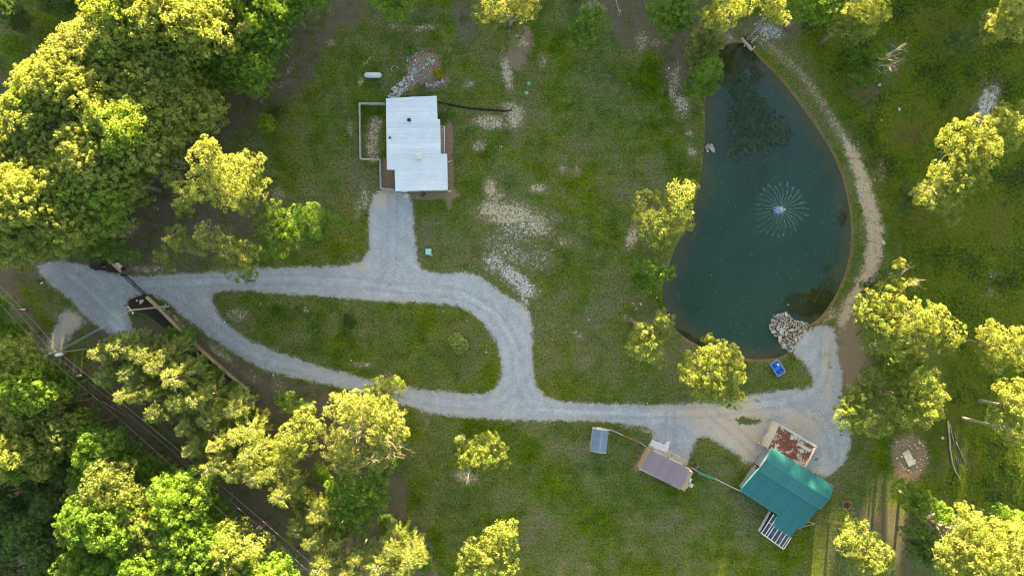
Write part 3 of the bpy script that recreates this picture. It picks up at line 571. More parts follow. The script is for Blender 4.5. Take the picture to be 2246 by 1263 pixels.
# shared crowns of the closed woods -------------------------------------------------
def wood_proto(seed, leaf, R=4.3, H=15.0, style=0):
    rg = np.random.default_rng(seed); lobes = []
    n = 9
    for k in range(n):
        a = 2.4 * k + rg.uniform(-.3, .3); rr = R * .62 * math.sqrt((k + .2) / n) * 1.15; r = R * rg.uniform(.36, .52)
        lobes.append((rr * math.cos(a), rr * math.sin(a), H - r * .7 - 2.2 * (rr / R) ** 2 * 1.4 + rg.uniform(-.6, .6), r, r, r * .75))
    lo = [(l[0] * 1.05, l[1] * 1.05, l[2] - 3.0 - rg.uniform(0, 1), l[3] * .9, l[4] * .9, l[5]) for l in lobes if math.hypot(l[0], l[1]) > R * .35]
    V, T = leaf_cloud(lobes, rg, 0.25, 0.62 if style == 0 else 0.48, 1.0, 36); V2, T2 = leaf_cloud(lo, rg, .32, .75, .6, 34)
    return cloud_mesh('crown', np.concatenate([V, V2]), np.concatenate([T, T2])), woody(.32, H, lobes, rg).mesh('trunk', True)
WOOD = [wood_proto(100 + i, None, R=r, H=h, style=i % 2) for i, (r, h) in enumerate([(4.3, 15), (4.8, 16), (3.7, 14), (4.0, 15.5), (5.0, 15), (3.4, 13)])]
_woodmesh = {}
def wood_tree(name, label, px, py, H, leaf, R=None, group=None, rg=None, bark=None):
    i = RND.randrange(len(WOOD)); key = (i, leaf)
    if key not in _woodmesh:
        c = WOOD[i][0].copy(); c.materials.clear(); c.materials.append(LEAF[leaf]); _woodmesh[key] = c
    tm = WOOD[i][1]
    if not tm.materials: tm.materials.append(BARK)
    h0 = [15, 16, 14, 15.5, 15, 13][i]; r0 = [4.3, 4.8, 3.7, 4.0, 5.0, 3.4][i]
    s = H / h0; sx = (R or r0 * s) / r0; p = at(px, py, H * .85)
    root = empty(name, (p.x, p.y, 0), RND.uniform(0, 6.28), label, 'tree', group); root.scale = (sx, sx, s)
    link('crown', _woodmesh[key], None, root, False); link('trunk', tm, None, root, False); return root

def conifer_proto(seed, H=15.0, R=3.4):
    rg = np.random.default_rng(seed); P = []; N = []; S = []; T = []; D = []; mb = MB()
    mb.tube([(0, 0, -.1), (.05, 0, H * .4), (0, .05, H * .75), (0, 0, H)], [.26, .2, .1, .02], 7)
    z = H * .42
    while z < H - .3:
        f = (z - H * .42) / (H * .58); L = R * (1 - f) ** .75 + .35
        for b in range(5 if f < .8 else 4):
            a = rg.uniform(0, 6.28); l = L * rg.uniform(.65, 1.15); up = 0.15 + .5 * f
            m = 5; pts = []
            for i in range(m + 1):
                t = i / m; pts.append((l * t * math.cos(a + .15 * t), l * t * math.sin(a + .15 * t), z + up * l * t - .42 * l * t * t))
            mb.tube(pts[::2] + [pts[-1]], [.035, .025, .015, .006], 3, cap=False)
            k = int(26 * l) + 8; t = rg.uniform(.22, 1.0, k) ** .8; pa = np.array(pts); ii = np.clip((t * m).astype(int), 0, m - 1); fr = (t * m - ii)[:, None]
            c = pa[ii] * (1 - fr) + pa[ii + 1] * fr; side = rg.choice([-1, 1], k); ang = a + side * rg.uniform(.3, 1.1, k)
            dl = np.stack([np.cos(ang), np.sin(ang), rg.uniform(-.35, .15, k)], 1); ln = rg.uniform(.25, .75, k) * (1.15 - .5 * t)
            P.append(c + dl * ln[:, None] * .5); D.append(dl); S.append(ln * 1.0); N.append(unit(rg.normal(size=(k, 3)) * .45 + np.array([0, 0, 1.0]))); T.append(.25 + .55 * t + rg.normal(0, .1, k) * 1.0)
        z += .42
    P = np.concatenate(P); D = np.concatenate(D); N = unit(np.concatenate(N)); S = np.concatenate(S); T = np.concatenate(T)
    V, T = quads_from(P, N, S, rg, T, asp=.22, tdir=D); return cloud_mesh('crown', V, T), mb.mesh('trunk', True)
CON = [conifer_proto(300 + i, h, r) for i, (h, r) in enumerate([(15, 3.4), (14, 3.0), (16, 3.8), (12, 2.8)])]
for c_, t_ in CON: c_.materials.append(LEAF['needle']); t_.materials.append(BARK)
def conifer(label, px, py, H, group=None, R=None):
    i = RND.randrange(4); h0, r0 = [(15, 3.4), (14, 3.0), (16, 3.8), (12, 2.8)][i]; s = H / h0; p = at(px, py, H * .8)
    root = empty('pine_tree', (p.x, p.y, 0), RND.uniform(0, 6.28), label, 'pine tree', group); sx = (R / r0 if R else s); root.scale = (sx, sx, s)
    link('crown', CON[i][0], None, root, False); link('trunk', CON[i][1], None, root, False); return root

# ------------------------------------------------------------------ trees standing free, one by one
tree('oak_tree', 'yellow-topped broad tree in the clearing left of the white-roofed house', [(450, 345, 34, 18), (500, 375, 38, 17), (445, 400, 38, 17), (495, 425, 34, 15.5), (405, 425, 30, 15), (548, 355, 28, 13.5), (555, 405, 32, 13), (455, 320, 20, 18.5), (378, 395, 20, 12), (535, 445, 28, 11), (400, 455, 20, 10), (380, 345, 18, 11)], 'yellow', dens=.95,
     dead=[(530, 450, 7, 560, 480, 7, .05)])
tree('maple_tree', 'round green tree with a few gold tips, nearest the left of the drive neck', [(650, 472, 22, 11), (685, 470, 26, 8), (690, 505, 14, 11), (720, 485, 22, 6), (660, 515, 26, 7), (692, 500, 20, 7), (640, 500, 18, 6)], 'green', dens=1.1)
tree('oak_tree', 'grey-green sparse tree overhanging the upper edge of the drive', [(455, 515, 28, 15), (500, 545, 28, 13), (535, 560, 30, 12), (520, 590, 26, 11), (480, 580, 18, 9), (545, 600, 16, 9), (440, 545, 18, 12)], 'olive', dens=.9, dead=[(470, 530, 9, 440, 545, 10, .05), (500, 520, 8, 520, 500, 9, .05)])
tree('oak_tree', 'small grey-green tree with bare twigs beside the gate lane, left of the sparse tree', [(385, 520, 26, 14), (410, 535, 20, 13), (355, 560, 18, 12), (375, 575, 18, 11), (400, 565, 18, 9)], 'olive', dens=.9, dead=[(365, 560, 8, 345, 590, 8, .05)])
tree('oak_tree', 'dark olive tree between the round green tree and the sparse one', [(585, 500, 34, 8), (610, 535, 30, 7.5), (570, 540, 26, 8), (595, 465, 26, 8), (625, 505, 22, 7)], 'green', dens=.9)
tree('maple_tree', 'leafy maple overhanging the mulch bed by the gate box', [(180, 540, 24, 8), (215, 532, 28, 9), (250, 550, 26, 8), (282, 558, 18, 7), (205, 560, 20, 6), (235, 525, 18, 7)], 'green', dens=.95)
tree('redbud_tree', 'small round lime-green tree on the lawn left of the fenced dog yard', [(582, 272, 15, 3.4), (576, 264, 11, 3.6), (591, 279, 10, 3.0), (590, 262, 9, 3.3)], 'lime3', PALEBARK, size=.16, puff=.32, per=44, dens=2.2, base=(600, 280))
tree('sapling', 'bright light-green sapling on the grass island inside the drive loop', [(1005, 752, 15, 1.7), (994, 747, 10, 1.4), (1016, 757, 10, 1.3), (1003, 740, 9, 1.5), (1006, 766, 9, 1.2)], 'lime', size=.15, puff=.28, per=44, dens=2.4, trunk_r=.05)
tree('dark_shrub', 'dark green shrub on the grass island inside the drive loop', [(766, 703, 11, .8), (762, 696, 8, .9), (773, 709, 7, .6)], 'dark', size=.13, puff=.26, per=40, dens=1.8, trunk_r=.04, cat='shrub')
tree('weedy_shrub', 'small low weedy green tuft at the left end of the drive island', [(605, 678, 8, .4), (612, 674, 5, .4)], 'green', size=.12, puff=.2, per=30, trunk_r=.02, cat='shrub')
tree('golden_shrub', 'bright golden yellow round shrub in the stone garden behind the house', [(962, 160, 9, .9), (957, 163, 6, .7), (966, 164, 6, .7)], 'gold', size=.14, puff=.28, per=50, dens=2.6, trunk_r=.03, cat='shrub')
tree('weedy_shrub', 'small dark green bush above the stone garden', [(896, 108, 10, .8), (902, 104, 6, .6)], 'green', size=.12, puff=.24, per=36, trunk_r=.02, cat='shrub')
tree('weedy_shrub', 'dark green low plant on the lawn beside the small round lime tree', [(612, 248, 9, .5), (606, 243, 6, .4)], 'dark', size=.12, puff=.22, per=26, trunk_r=.02, cat='shrub')
tree('weedy_shrub', 'small green plant in the wood-chip strip below the white roof', [(928, 428, 4, .5)], 'dark', size=.1, puff=.2, per=30, trunk_r=.02, cat='shrub')
tree('oak_tree', 'top-edge tree with pale blossom-like tips next to the bare orange clay', [(1060, 25, 24, 14), (1105, 12, 32, 15.5), (1150, 18, 28, 15.5), (1115, 75, 30, 5), (1075, 50, 18, 7), (1110, 50, 20, 6), (1170, -8, 26, 9), (1165, 30, 16, 7)], 'olive', dens=1.0, dead=[(1080, 20, 9, 1060, 40, 9, .05)])
tree('oak_tree', 'round green tree cut by the top edge above the propane tank', [(865, 0, 36, 6), (845, 5, 24, 5), (888, 5, 24, 5), (868, 22, 22, 4)], 'green')
tree('oak_tree', 'narrow green tree with bare white top limbs at the top edge', [(1300, 32, 24, 8), (1288, 60, 26, 6.5), (1278, 84, 20, 5), (1310, 25, 15, 8), (1272, 70, 20, 5)], 'green', dens=1.2, dead=[(1298, 30, 8, 1310, 2, 11, .09), (1300, 20, 8, 1280, 0, 11, .07), (1300, 22, 8, 1325, 10, 10, .07)])
tree('oak_tree', 'large dense green tree at the top edge left of the pond head', [(1455, 15, 34, 7), (1495, 20, 34, 7), (1470, 45, 30, 6), (1505, 0, 28, 7), (1440, 35, 20, 5), (1500, 50, 18, 5), (1485, 62, 14, 4)], 'green')
tree('oak_tree', 'yellow-tipped tree leaning over the head of the pond', [(1600, 20, 32, 14.5), (1565, 38, 24, 13.5), (1630, 2, 26, 14.5), (1580, 55, 18, 13), (1550, 30, 18, 8)], 'yellow', dens=.95)
tree('willow_tree', 'dull green feathery tree between the yellow-tipped tree and the round pond tree', [(1535, 80, 28, 7), (1555, 105, 26, 6), (1530, 115, 26, 6), (1560, 75, 20, 7), (1535, 135, 18, 5), (1575, 95, 14, 6)], 'olive', size=.2, puff=.6, per=60)
tree('oak_tree', 'round green tree with one gilded shoulder on the upper left shore of the pond', [(1535, 175, 32, 6), (1560, 150, 24, 9.5), (1520, 190, 22, 5), (1555, 180, 24, 6), (1572, 135, 12, 7.5)], 'green', dens=1.15)
tree('oak_tree', 'yellow crown beside the rock heap at the head of the pond', [(1700, 20, 24, 13), (1712, 38, 18, 12), (1690, 0, 26, 13)], 'yellow')
tree('oak_tree', 'green crown with gilded rim at the top edge right of the rock heap', [(1755, 8, 34, 10), (1790, 25, 28, 10), (1810, 0, 30, 11.5), (1745, 25, 20, 6)], 'green')
tree('oak_tree', 'wide gilded tree at the top edge above the bare-limbed tree', [(1880, 10, 32, 12), (1915, 12, 34, 13), (1865, 45, 32, 9), (1905, 45, 28, 9), (1845, 60, 22, 7), (1890, 70, 22, 7), (1935, 30, 18, 12.5)], 'yellow', dens=1, base=(1800, 93))
tree('snag_tree', 'half dead tree with bare white limbs pointing right in the rough meadow', [(1885, 158, 26, 3), (1905, 145, 26, 5), (1922, 122, 22, 6.5), (1900, 122, 22, 6), (1930, 140, 18, 7)], 'green', PALEBARK, puff=.5, per=44, dens=1.1, base=(1868, 168),
     dead=[(1930, 130, 7, 1985, 95, 11, .11), (1925, 145, 7, 1990, 128, 11, .11), (1950, 118, 9, 1985, 112, 11, .07), (1950, 140, 9, 1960, 155, 9.5, .05)])
tree('meadow_bush', 'low lime-green bush left of the bare-limbed tree in the rough meadow', [(1870, 112, 20, 1.6), (1862, 98, 14, 1.4), (1885, 125, 14, 1.4)], 'green', size=.16, puff=.35, per=26, dens=.7, cat='bush', trunk_r=.04)
tree('oak_tree', 'gilded tree in the top right corner', [(2225, 30, 30, 12), (2200, 55, 26, 11), (2240, 5, 34, 12), (2180, 40, 22, 9), (2175, 70, 22, 7), (2240, 65, 26, 11)], 'yellow', dens=1)
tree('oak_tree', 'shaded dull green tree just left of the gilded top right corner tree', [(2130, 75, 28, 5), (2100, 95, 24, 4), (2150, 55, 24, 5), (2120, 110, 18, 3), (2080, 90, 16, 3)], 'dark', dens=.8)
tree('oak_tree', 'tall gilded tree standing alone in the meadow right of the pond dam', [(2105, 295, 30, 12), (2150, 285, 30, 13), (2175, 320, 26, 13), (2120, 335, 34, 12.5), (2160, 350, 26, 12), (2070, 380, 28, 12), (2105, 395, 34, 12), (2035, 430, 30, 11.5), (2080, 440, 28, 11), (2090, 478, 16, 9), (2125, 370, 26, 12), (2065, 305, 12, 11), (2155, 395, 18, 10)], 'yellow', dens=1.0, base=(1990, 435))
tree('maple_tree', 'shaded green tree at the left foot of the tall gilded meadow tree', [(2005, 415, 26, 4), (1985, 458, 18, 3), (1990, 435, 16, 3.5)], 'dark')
tree('oak_tree', 'smaller gilded tree at the right edge above the tall meadow tree', [(2200, 262, 24, 12), (2235, 275, 26, 12), (2190, 300, 20, 10), (2225, 310, 20, 9), (2245, 240, 18, 11), (2205, 240, 14, 10)], 'yellow')
tree('oak_tree', 'yellow-topped tree hanging over the left shore of the pond opposite the fountain', [(1495, 420, 28, 13.5), (1500, 460, 22, 13), (1468, 445, 22, 9), (1415, 475, 22, 11.5), (1440, 490, 28, 12), (1470, 488, 26, 11.5), (1445, 525, 22, 11), (1425, 510, 20, 8), (1412, 440, 20, 8), (1435, 435, 18, 8), (1478, 512, 18, 8), (1505, 490, 16, 8), (1518, 410, 12, 10)], 'yellow', dens=1)
tree('oak_tree', 'smaller green tree with one gold bough just below the yellow tree opposite the fountain', [(1405, 592, 26, 5.5), (1425, 620, 22, 5), (1432, 590, 20, 11), (1455, 600, 16, 11.5), (1470, 598, 12, 11.5), (1408, 615, 16, 4)], 'green', dens=1.2, dead=[(1440, 585, 7, 1465, 578, 9, .05)])
tree('oak_tree', 'small tree with two gilded tops and bare twigs, lower left pond shore', [(1412, 733, 26, 10.5), (1425, 765, 26, 10.5), (1395, 765, 18, 6), (1458, 700, 20, 11), (1450, 725, 18, 9), (1445, 785, 20, 8), (1398, 750, 20, 8), (1440, 745, 18, 9)], 'yellow', dens=1.05, base=(1380, 700), dead=[(1415, 770, 8, 1400, 800, 9, .06), (1430, 770, 8, 1455, 775, 9, .05), (1410, 725, 8, 1395, 715, 9, .05)])
tree('oak_tree', 'bushy gilded tree between the pond and the gravel drive, left of the blue pedal boat', [(1590, 768, 24, 9.5), (1560, 785, 28, 9.5), (1608, 795, 24, 9.5), (1520, 815, 28, 9), (1565, 825, 34, 9.5), (1610, 825, 24, 9.5), (1545, 855, 26, 8.5), (1585, 865, 22, 9), (1612, 875, 22, 8), (1508, 788, 18, 6), (1555, 745, 12, 8), (1500, 825, 14, 8)], 'yellow', dens=1, dead=[(1585, 850, 8, 1590, 885, 8, .06)])
tree('oak_tree', 'very large gilded tree right of the stone landing at the pond foot', [(1972, 580, 13, 12), (1968, 625, 22, 11), (1998, 622, 12, 11), (1902, 668, 28, 10.5), (1950, 655, 34, 11.5), (1990, 690, 40, 12), (2045, 700, 36, 12), (2085, 730, 30, 11), (1905, 700, 26, 10), (1945, 710, 38, 11.5), (1925, 745, 30, 9.5), (1975, 745, 38, 10.5), (2030, 750, 34, 10), (2075, 760, 24, 9), (1990, 785, 26, 8)], 'yellow', dens=1, base=(1890, 665), dead=[(1975, 605, 11, 1995, 590, 13, .06), (1985, 625, 11, 2020, 620, 12, .07)])
tree('maple_tree', 'dark green tree peeping out at the left of the very large gilded tree', [(1935, 615, 22, 5), (1918, 640, 18, 4.5), (1950, 600, 16, 5), (1900, 628, 12, 4)], 'dark')
tree('oak_tree', 'gilded tree by the right edge, level with the very large gilded tree', [(2178, 730, 24, 11), (2215, 765, 32, 11), (2190, 790, 26, 10), (2240, 745, 26, 12), (2165, 760, 18, 9), (2240, 790, 20, 10), (2175, 712, 10, 11)], 'yellow', base=(2085, 745))
tree('oak_tree', 'gilded tree right of the rusty roof, nearest the gravel yard', [(1905, 830, 24, 8.5), (1885, 870, 26, 9), (1862, 920, 26, 9), (1900, 925, 26, 9.5), (1935, 938, 22, 9), (1875, 890, 24, 9), (1915, 880, 22, 8), (1850, 895, 16, 8), (1920, 845, 20, 8), (1925, 905, 20, 9)], 'yellow', dens=1)
tree('oak_tree', 'tall gilded tree above the round bed with the pale slab', [(2000, 835, 26, 9), (2030, 835, 30, 11), (2052, 870, 28, 11), (2030, 900, 34, 11), (1995, 905, 30, 10), (1960, 880, 22, 9), (1958, 850, 16, 8), (2055, 905, 18, 10), (1985, 940, 16, 8), (2005, 870, 24, 10)], 'yellow', dens=1.0)
tree('oak_tree', 'shaded green tree between the two gilded trees right of the gravel yard', [(1955, 810, 26, 6), (1990, 800, 26, 6), (1935, 780, 20, 5), (2020, 795, 20, 6)], 'green')
tree('oak_tree', 'upper of two gilded right-edge trees whose long grey trunks show on the left', [(2218, 865, 22, 13), (2240, 890, 24, 14), (2200, 850, 16, 12), (2225, 910, 20, 12), (2240, 845, 18, 13), (2210, 890, 16, 11)], 'yellow', PALEBARK, base=(2146, 878), trunk_r=.26)
tree('oak_tree', 'lower of two gilded right-edge trees whose long grey trunks show on the left', [(2205, 930, 20, 12), (2185, 905, 16, 10), (2235, 955, 22, 13), (2215, 960, 18, 11), (2245, 925, 18, 12), (2175, 925, 12, 9)], 'yellow', PALEBARK, base=(2110, 916), trunk_r=.26, dens=.9, dead=[(2200, 935, 12, 2240, 950, 14, .06)])
tree('maple_tree', 'blue-green shaded tree below the round bed with the pale slab', [(1985, 1080, 24, 6), (2010, 1095, 26, 6.5), (2035, 1120, 24, 7), (2060, 1110, 14, 8), (2080, 1135, 18, 9), (2000, 1110, 18, 5), (2030, 1090, 16, 7)], 'green', dead=[(2050, 1125, 9, 2035, 1135, 9, .05)])
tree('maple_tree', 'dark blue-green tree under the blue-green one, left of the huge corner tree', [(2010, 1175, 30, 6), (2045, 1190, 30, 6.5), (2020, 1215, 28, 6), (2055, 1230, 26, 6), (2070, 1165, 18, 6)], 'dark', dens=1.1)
tree('oak_tree', 'gilded tree at the bottom edge right of the teal-roofed barn', [(1852, 1145, 26, 6.5), (1880, 1165, 30, 9), (1862, 1192, 26, 10), (1895, 1200, 28, 9), (1930, 1215, 24, 9), (1910, 1235, 28, 9), (1945, 1235, 16, 8), (1890, 1250, 22, 8), (1915, 1180, 18, 8)], 'yellow', dens=1)
tree('oak_tree', 'huge gilded tree filling the bottom right corner', [(2115, 1118, 16, 13), (2130, 1150, 28, 13.5), (2165, 1165, 34, 14), (2115, 1195, 34, 13), (2160, 1215, 42, 14.5), (2215, 1185, 38, 14), (2235, 1230, 36, 14), (2095, 1240, 34, 12.5), (2190, 1245, 36, 14), (2140, 1255, 34, 13), (2085, 1210, 24, 12), (2225, 1150, 20, 12)], 'yellow', dens=1, base=(2000, 1120))
tree('maple_tree', 'green shaded tree behind the huge corner tree at the right edge', [(2190, 1130, 24, 8), (2225, 1145, 24, 8), (2160, 1125, 18, 7), (2243, 1170, 20, 9)], 'green')
tree('oak_tree', 'lone gilded tree with bare lower twigs on the lawn below the drive', [(1060, 985, 28, 8.5), (1085, 1000, 22, 8.5), (1025, 990, 22, 8), (1045, 1020, 22, 7.5), (1095, 985, 16, 8), (1105, 1015, 12, 7.5), (1012, 965, 12, 8), (1072, 962, 18, 9), (1020, 1010, 18, 8), (1058, 1005, 22, 10)], 'yellow', dens=1.05, base=(1075, 960), dead=[(1035, 1020, 7.5, 1020, 1055, 9, .07), (1045, 1020, 7.5, 1045, 1060, 9, .06), (1008, 970, 8, 1002, 945, 9, .05)])
tree('oak_tree', 'gilded tree cut by the bottom edge below the lone lawn tree', [(1108, 1160, 24, 9), (1120, 1190, 20, 8.5), (1075, 1185, 24, 9), (1040, 1205, 24, 9), (1065, 1215, 26, 9.5), (1105, 1215, 22, 8.5), (1025, 1230, 20, 8.5), (1060, 1250, 28, 9), (1110, 1245, 24, 8.5), (1020, 1255, 18, 8)], 'yellow', dens=1)
tree('oak_tree', 'wide gilded tree with white bare limbs below the lower arm of the drive', [(745, 895, 34, 12), (785, 880, 28, 12), (830, 900, 32, 11.5), (865, 915, 22, 11), (760, 940, 32, 11.5), (810, 935, 36, 11.5), (850, 955, 28, 11), (735, 985, 30, 11), (775, 1005, 30, 10), (860, 985, 22, 10), (830, 990, 26, 9), (880, 950, 16, 11), (750, 1020, 22, 9), (825, 1020, 18, 9)], 'yellow', dens=.88, base=(800, 880), dead=[(820, 990, 11, 825, 1025, 13, .09), (840, 970, 11, 890, 960, 13, .08), (800, 940, 11, 770, 950, 13, .08), (850, 990, 11, 880, 1010, 12, .06)])
tree('oak_tree', 'golden round tree left of the wide gilded tree below the drive', [(665, 915, 22, 11), (640, 955, 28, 11.5), (665, 975, 26, 11.5), (615, 975, 22, 11), (690, 940, 22, 11), (640, 995, 20, 10), (680, 895, 14, 10)], 'yellow', dens=1)
tree('oak_tree', 'gilded tree touching the lower arm of the drive', [(825, 850, 22, 8.5), (860, 855, 24, 8.5), (870, 838, 14, 7), (835, 875, 20, 9), (850, 885, 18, 8), (810, 858, 14, 7)], 'yellow')
tree('maple_tree', 'small bright green tree beside the end of the tan board wall', [(635, 885, 22, 5), (660, 900, 20, 5), (620, 875, 14, 4.5), (680, 905, 14, 5)], 'green')
tree('maple_tree', 'round blue-green tree with scattered gold sprigs below the wide gilded tree', [(770, 1070, 30, 8), (815, 1065, 32, 8.5), (745, 1100, 28, 7.5), (790, 1110, 32, 8.5), (825, 1100, 26, 8), (755, 1135, 24, 7), (795, 1145, 24, 7), (730, 1070, 20, 7)], 'green', dens=1.1)
tree('maple_tree', 'green tree between the wide gilded tree and the lawn edge', [(835, 1030, 20, 6), (855, 1020, 14, 5.5), (830, 1050, 16, 6)], 'green')

for (bx_, by_, tx, ty, h_, lb) in [(575, 165, 508, 107, 14, 'slender pale-trunked tree at the wood edge, lowest of the white trunks'), (566, 152, 500, 98, 14, 'slender pale-trunked tree at the wood edge, middle of the white trunks'), (556, 146, 492, 92, 13.5, 'slender pale-trunked tree at the wood edge, uppermost of the white trunks'), (414, 229, 340, 182, 14, 'pale-trunked tree at the wood edge above the yellow-topped broad tree'), (453, 246, 400, 213, 11, 'short pale trunk at the wood edge right of the yellow-topped broad tree top'), (592, 118, 530, 66, 14, 'pale-trunked tree at the wood edge left of the litter lane')]:
    tree('birch_tree', lb, [(tx, ty, 13, h_), (tx - 8, ty + 6, 11, h_ - 1), (tx + 9, ty - 6, 11, h_ - 1)], 'olive', PALEBARK, dens=.8, trunk_r=.15, base=(bx_, by_))
# ------------------------------------------------------------------ closed woods
def poisson(poly, step, seed, jitter=.3):
    rg = np.random.default_rng(seed); out = []
    xs = [p[0] for p in poly]; ys = [p[1] for p in poly]; y = min(ys); r = 0
    while y < max(ys):
        x = min(xs) + (step / 2 if r % 2 else 0)
        while x < max(xs):
            q = (x + rg.uniform(-1, 1) * step * jitter, y + rg.uniform(-1, 1) * step * jitter)
            if inside(np.array([q[0]]), np.array([q[1]]), poly)[0]: out.append(q + (r,))
            x += step
        y += step * .87; r += 1
    return out
LM = [((900, 310), 'the white-roofed house'), ((818, 165), 'the propane tank'), ((290, 440), 'the long wire fence'), ((300, 625), 'the black gate'), ((110, 775), 'the utility pole'), ((440, 760), 'the tan board wall'),
      ((582, 272), 'the small round lime-green tree'), ((150, 620), 'the left end of the drive')]
USED = set()
def place_words(px, py):
    v = ['hard against the top edge', 'near the top', 'in the upper part', 'above mid height', 'below mid height', 'in the lower part', 'near the bottom', 'hard against the bottom edge'][min(7, max(0, int((py + 40) / 165)))]
    return v
def wlabel(kind, px, py):
    (lx, ly), nm = min(LM, key=lambda q: (q[0][0] - px) ** 2 + (q[0][1] - py) ** 2); dx, dy = px - lx, py - ly
    d = ('left of' if dx < 0 else 'right of') if abs(dx) > abs(dy) * 2 else ('above' if dy < 0 else 'below') if abs(dy) > abs(dx) * 2 else ('above left of' if dx < 0 and dy < 0 else 'above right of' if dy < 0 else 'below left of' if dx < 0 else 'below right of')
    r = math.hypot(dx, dy); far = 'close' if r < 90 else 'a little way' if r < 170 else 'well' if r < 260 else 'far'
    base = f'{kind} {far} {d} {nm}'
    if base not in USED: USED.add(base); return base
    b2 = f'{base}, {round(max(px, 0) / 22.46)} percent across, {round(min(max(py, 0), 1263) / 12.63)} percent down'
    USED.add(b2); return b2
ORD = ['first', 'second', 'third', 'fourth', 'fifth', 'sixth', 'seventh', 'eighth', 'ninth', 'tenth', 'eleventh', 'twelfth', 'thirteenth', 'fourteenth', 'fifteenth', 'sixteenth', 'seventeenth', 'eighteenth', 'nineteenth', 'twentieth'] + ['twenty-' + q for q in ('first', 'second', 'third', 'fourth', 'fifth', 'sixth', 'seventh', 'eighth', 'ninth')]
RC = {}
def rlabel(kind, row, wood):
    d = RC.setdefault(wood, {}); rows = list(d)
    if row not in d: d[row] = 0
    k = d[row]; d[row] += 1
    return f'{kind}, {ORD[k]} from the left in the {ORD[list(d).index(row)]} row down, {wood}'
OC = {}
def olabel(kind, where):
    k = OC.get(kind, 0); OC[kind] = k + 1; return f'{kind}, {ORD[k]} from the left {where}'
for (px, py, row_) in poisson(FOREST_TL, 58, 11):
    if px < -30 or py < -35 or sdist(np.array([px]), np.array([py]), FOREST_TL)[0] < 1.6: continue
    right = px > 390 and py < 230 and px + py * .9 > 500
    edge = segdist(np.array([px]), np.array([py]), [(730, 0), (640, 60), (575, 165), (480, 225), (440, 290), (360, 330), (340, 400), (280, 450), (235, 492)], False)[0] < 45
    if right: H, lf, kd = RND.uniform(10.5, 12.5), 'green', 'vivid green wood tree'
    elif edge: H, lf, kd = RND.uniform(7, 10), 'green', 'green edge-of-wood tree'
    elif py > 440: H, lf, kd = RND.uniform(14, 17), 'yellow', 'gilded wood tree'
    else:
        H = RND.uniform(15, 19.5); lf = RND.choice(['yellow', 'yellow', 'olive', 'yellow', 'lime2']); kd = {'yellow': 'gilded wood tree', 'olive': 'straw-coloured wood tree', 'lime2': 'yellow-green wood tree'}[lf]
    wood_tree('forest_tree', rlabel(kd, row_, 'upper left wood'), px, py, H, lf, group='trees of the upper left wood')
for (px, py, H, lf) in [(0, 15, 8, 'dark'), (18, 100, 6, 'green'), (45, 45, 6, 'dark'), (100, 5, 6, 'dark'), (150, 0, 7, 'dark')]:
    wood_tree('forest_tree', olabel('low shaded tree', 'in the top left corner'), px, py, H, lf, group='trees of the upper left wood')
for (px, py, row_) in poisson(FOREST_BL, 60, 23):
    if px < -40 or py > 1300 or sdist(np.array([px]), np.array([py]), FOREST_BL)[0] < 1.2: continue
    e = segdist(np.array([px]), np.array([py]), [(0, 655), (70, 740), (175, 850), (300, 970), (440, 1075), (570, 1185), (640, 1240)], False)[0]
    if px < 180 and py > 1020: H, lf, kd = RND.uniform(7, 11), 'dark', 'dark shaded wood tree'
    elif e < 55: H, lf, kd = RND.uniform(7, 10), RND.choice(['green', 'dark']), 'dark green edge-of-wood tree'
    elif px > 330 and py > 1090: H, lf, kd = RND.uniform(14, 17), RND.choice(['green', 'yellow']), 'broad wood tree'
    else:
        H = RND.uniform(11, 17); lf = RND.choice(['green', 'green', 'olive', 'yellow']); kd = {'green': 'green wood tree', 'olive': 'straw-coloured wood tree', 'yellow': 'gilded wood tree'}[lf]
    wood_tree('forest_tree', rlabel(kd, row_, 'lower left wood'), px, py, H, lf, group='trees of the lower left wood')
HL = sorted([(255, 760), (300, 750), (345, 765), (265, 810), (320, 805), (375, 790), (310, 850), (365, 845), (415, 815), (425, 870), (375, 890), (470, 860), (440, 925), (495, 905), (545, 885), (455, 970), (510, 960), (555, 940), (575, 985), (545, 1020), (590, 1030), (400, 760), (500, 1010)])
for i, (px, py) in enumerate(HL):
    px -= 32; py += 14
    conifer(olabel('feathery olive pine', 'between the tan board wall and the wires'), px, py, RND.uniform(13.5, 18), R=RND.uniform(2.6, 3.2), group='pines in the strip by the power lines')
for (px, py, H) in sorted([(617, 1085, 14), (600, 1030, 13), (690, 1130, 12), (680, 1185, 12), (650, 1160, 11), (860, 1200, 13), (900, 1225, 14), (830, 1240, 13), (780, 1225, 11), (735, 1190, 10), (705, 1245, 13), (575, 1025, 12), (880, 1262, 12), (760, 1260, 12)]):
    conifer(olabel('gold-tipped feathery pine', 'at the bottom, left of the lower lawn'), px, py, H, 'pines in the strip by the power lines')
for (px, py, H) in sorted([(405, 745, 4), (375, 740, 4), (465, 820, 3.6), (505, 860, 3.8), (545, 915, 4), (435, 805, 4), (570, 935, 4), (600, 985, 5), (640, 1050, 6), (700, 1040, 6), (850, 1150, 4), (890, 1165, 3.5), (930, 1235, 4), (670, 1090, 6), (740, 1160, 6), (560, 950, 5)]):
    wood_tree('understory_tree', olabel('low bright green undergrowth tree', 'among the pines'), px, py, H, 'green', R=1.7, group='undergrowth among the pines')

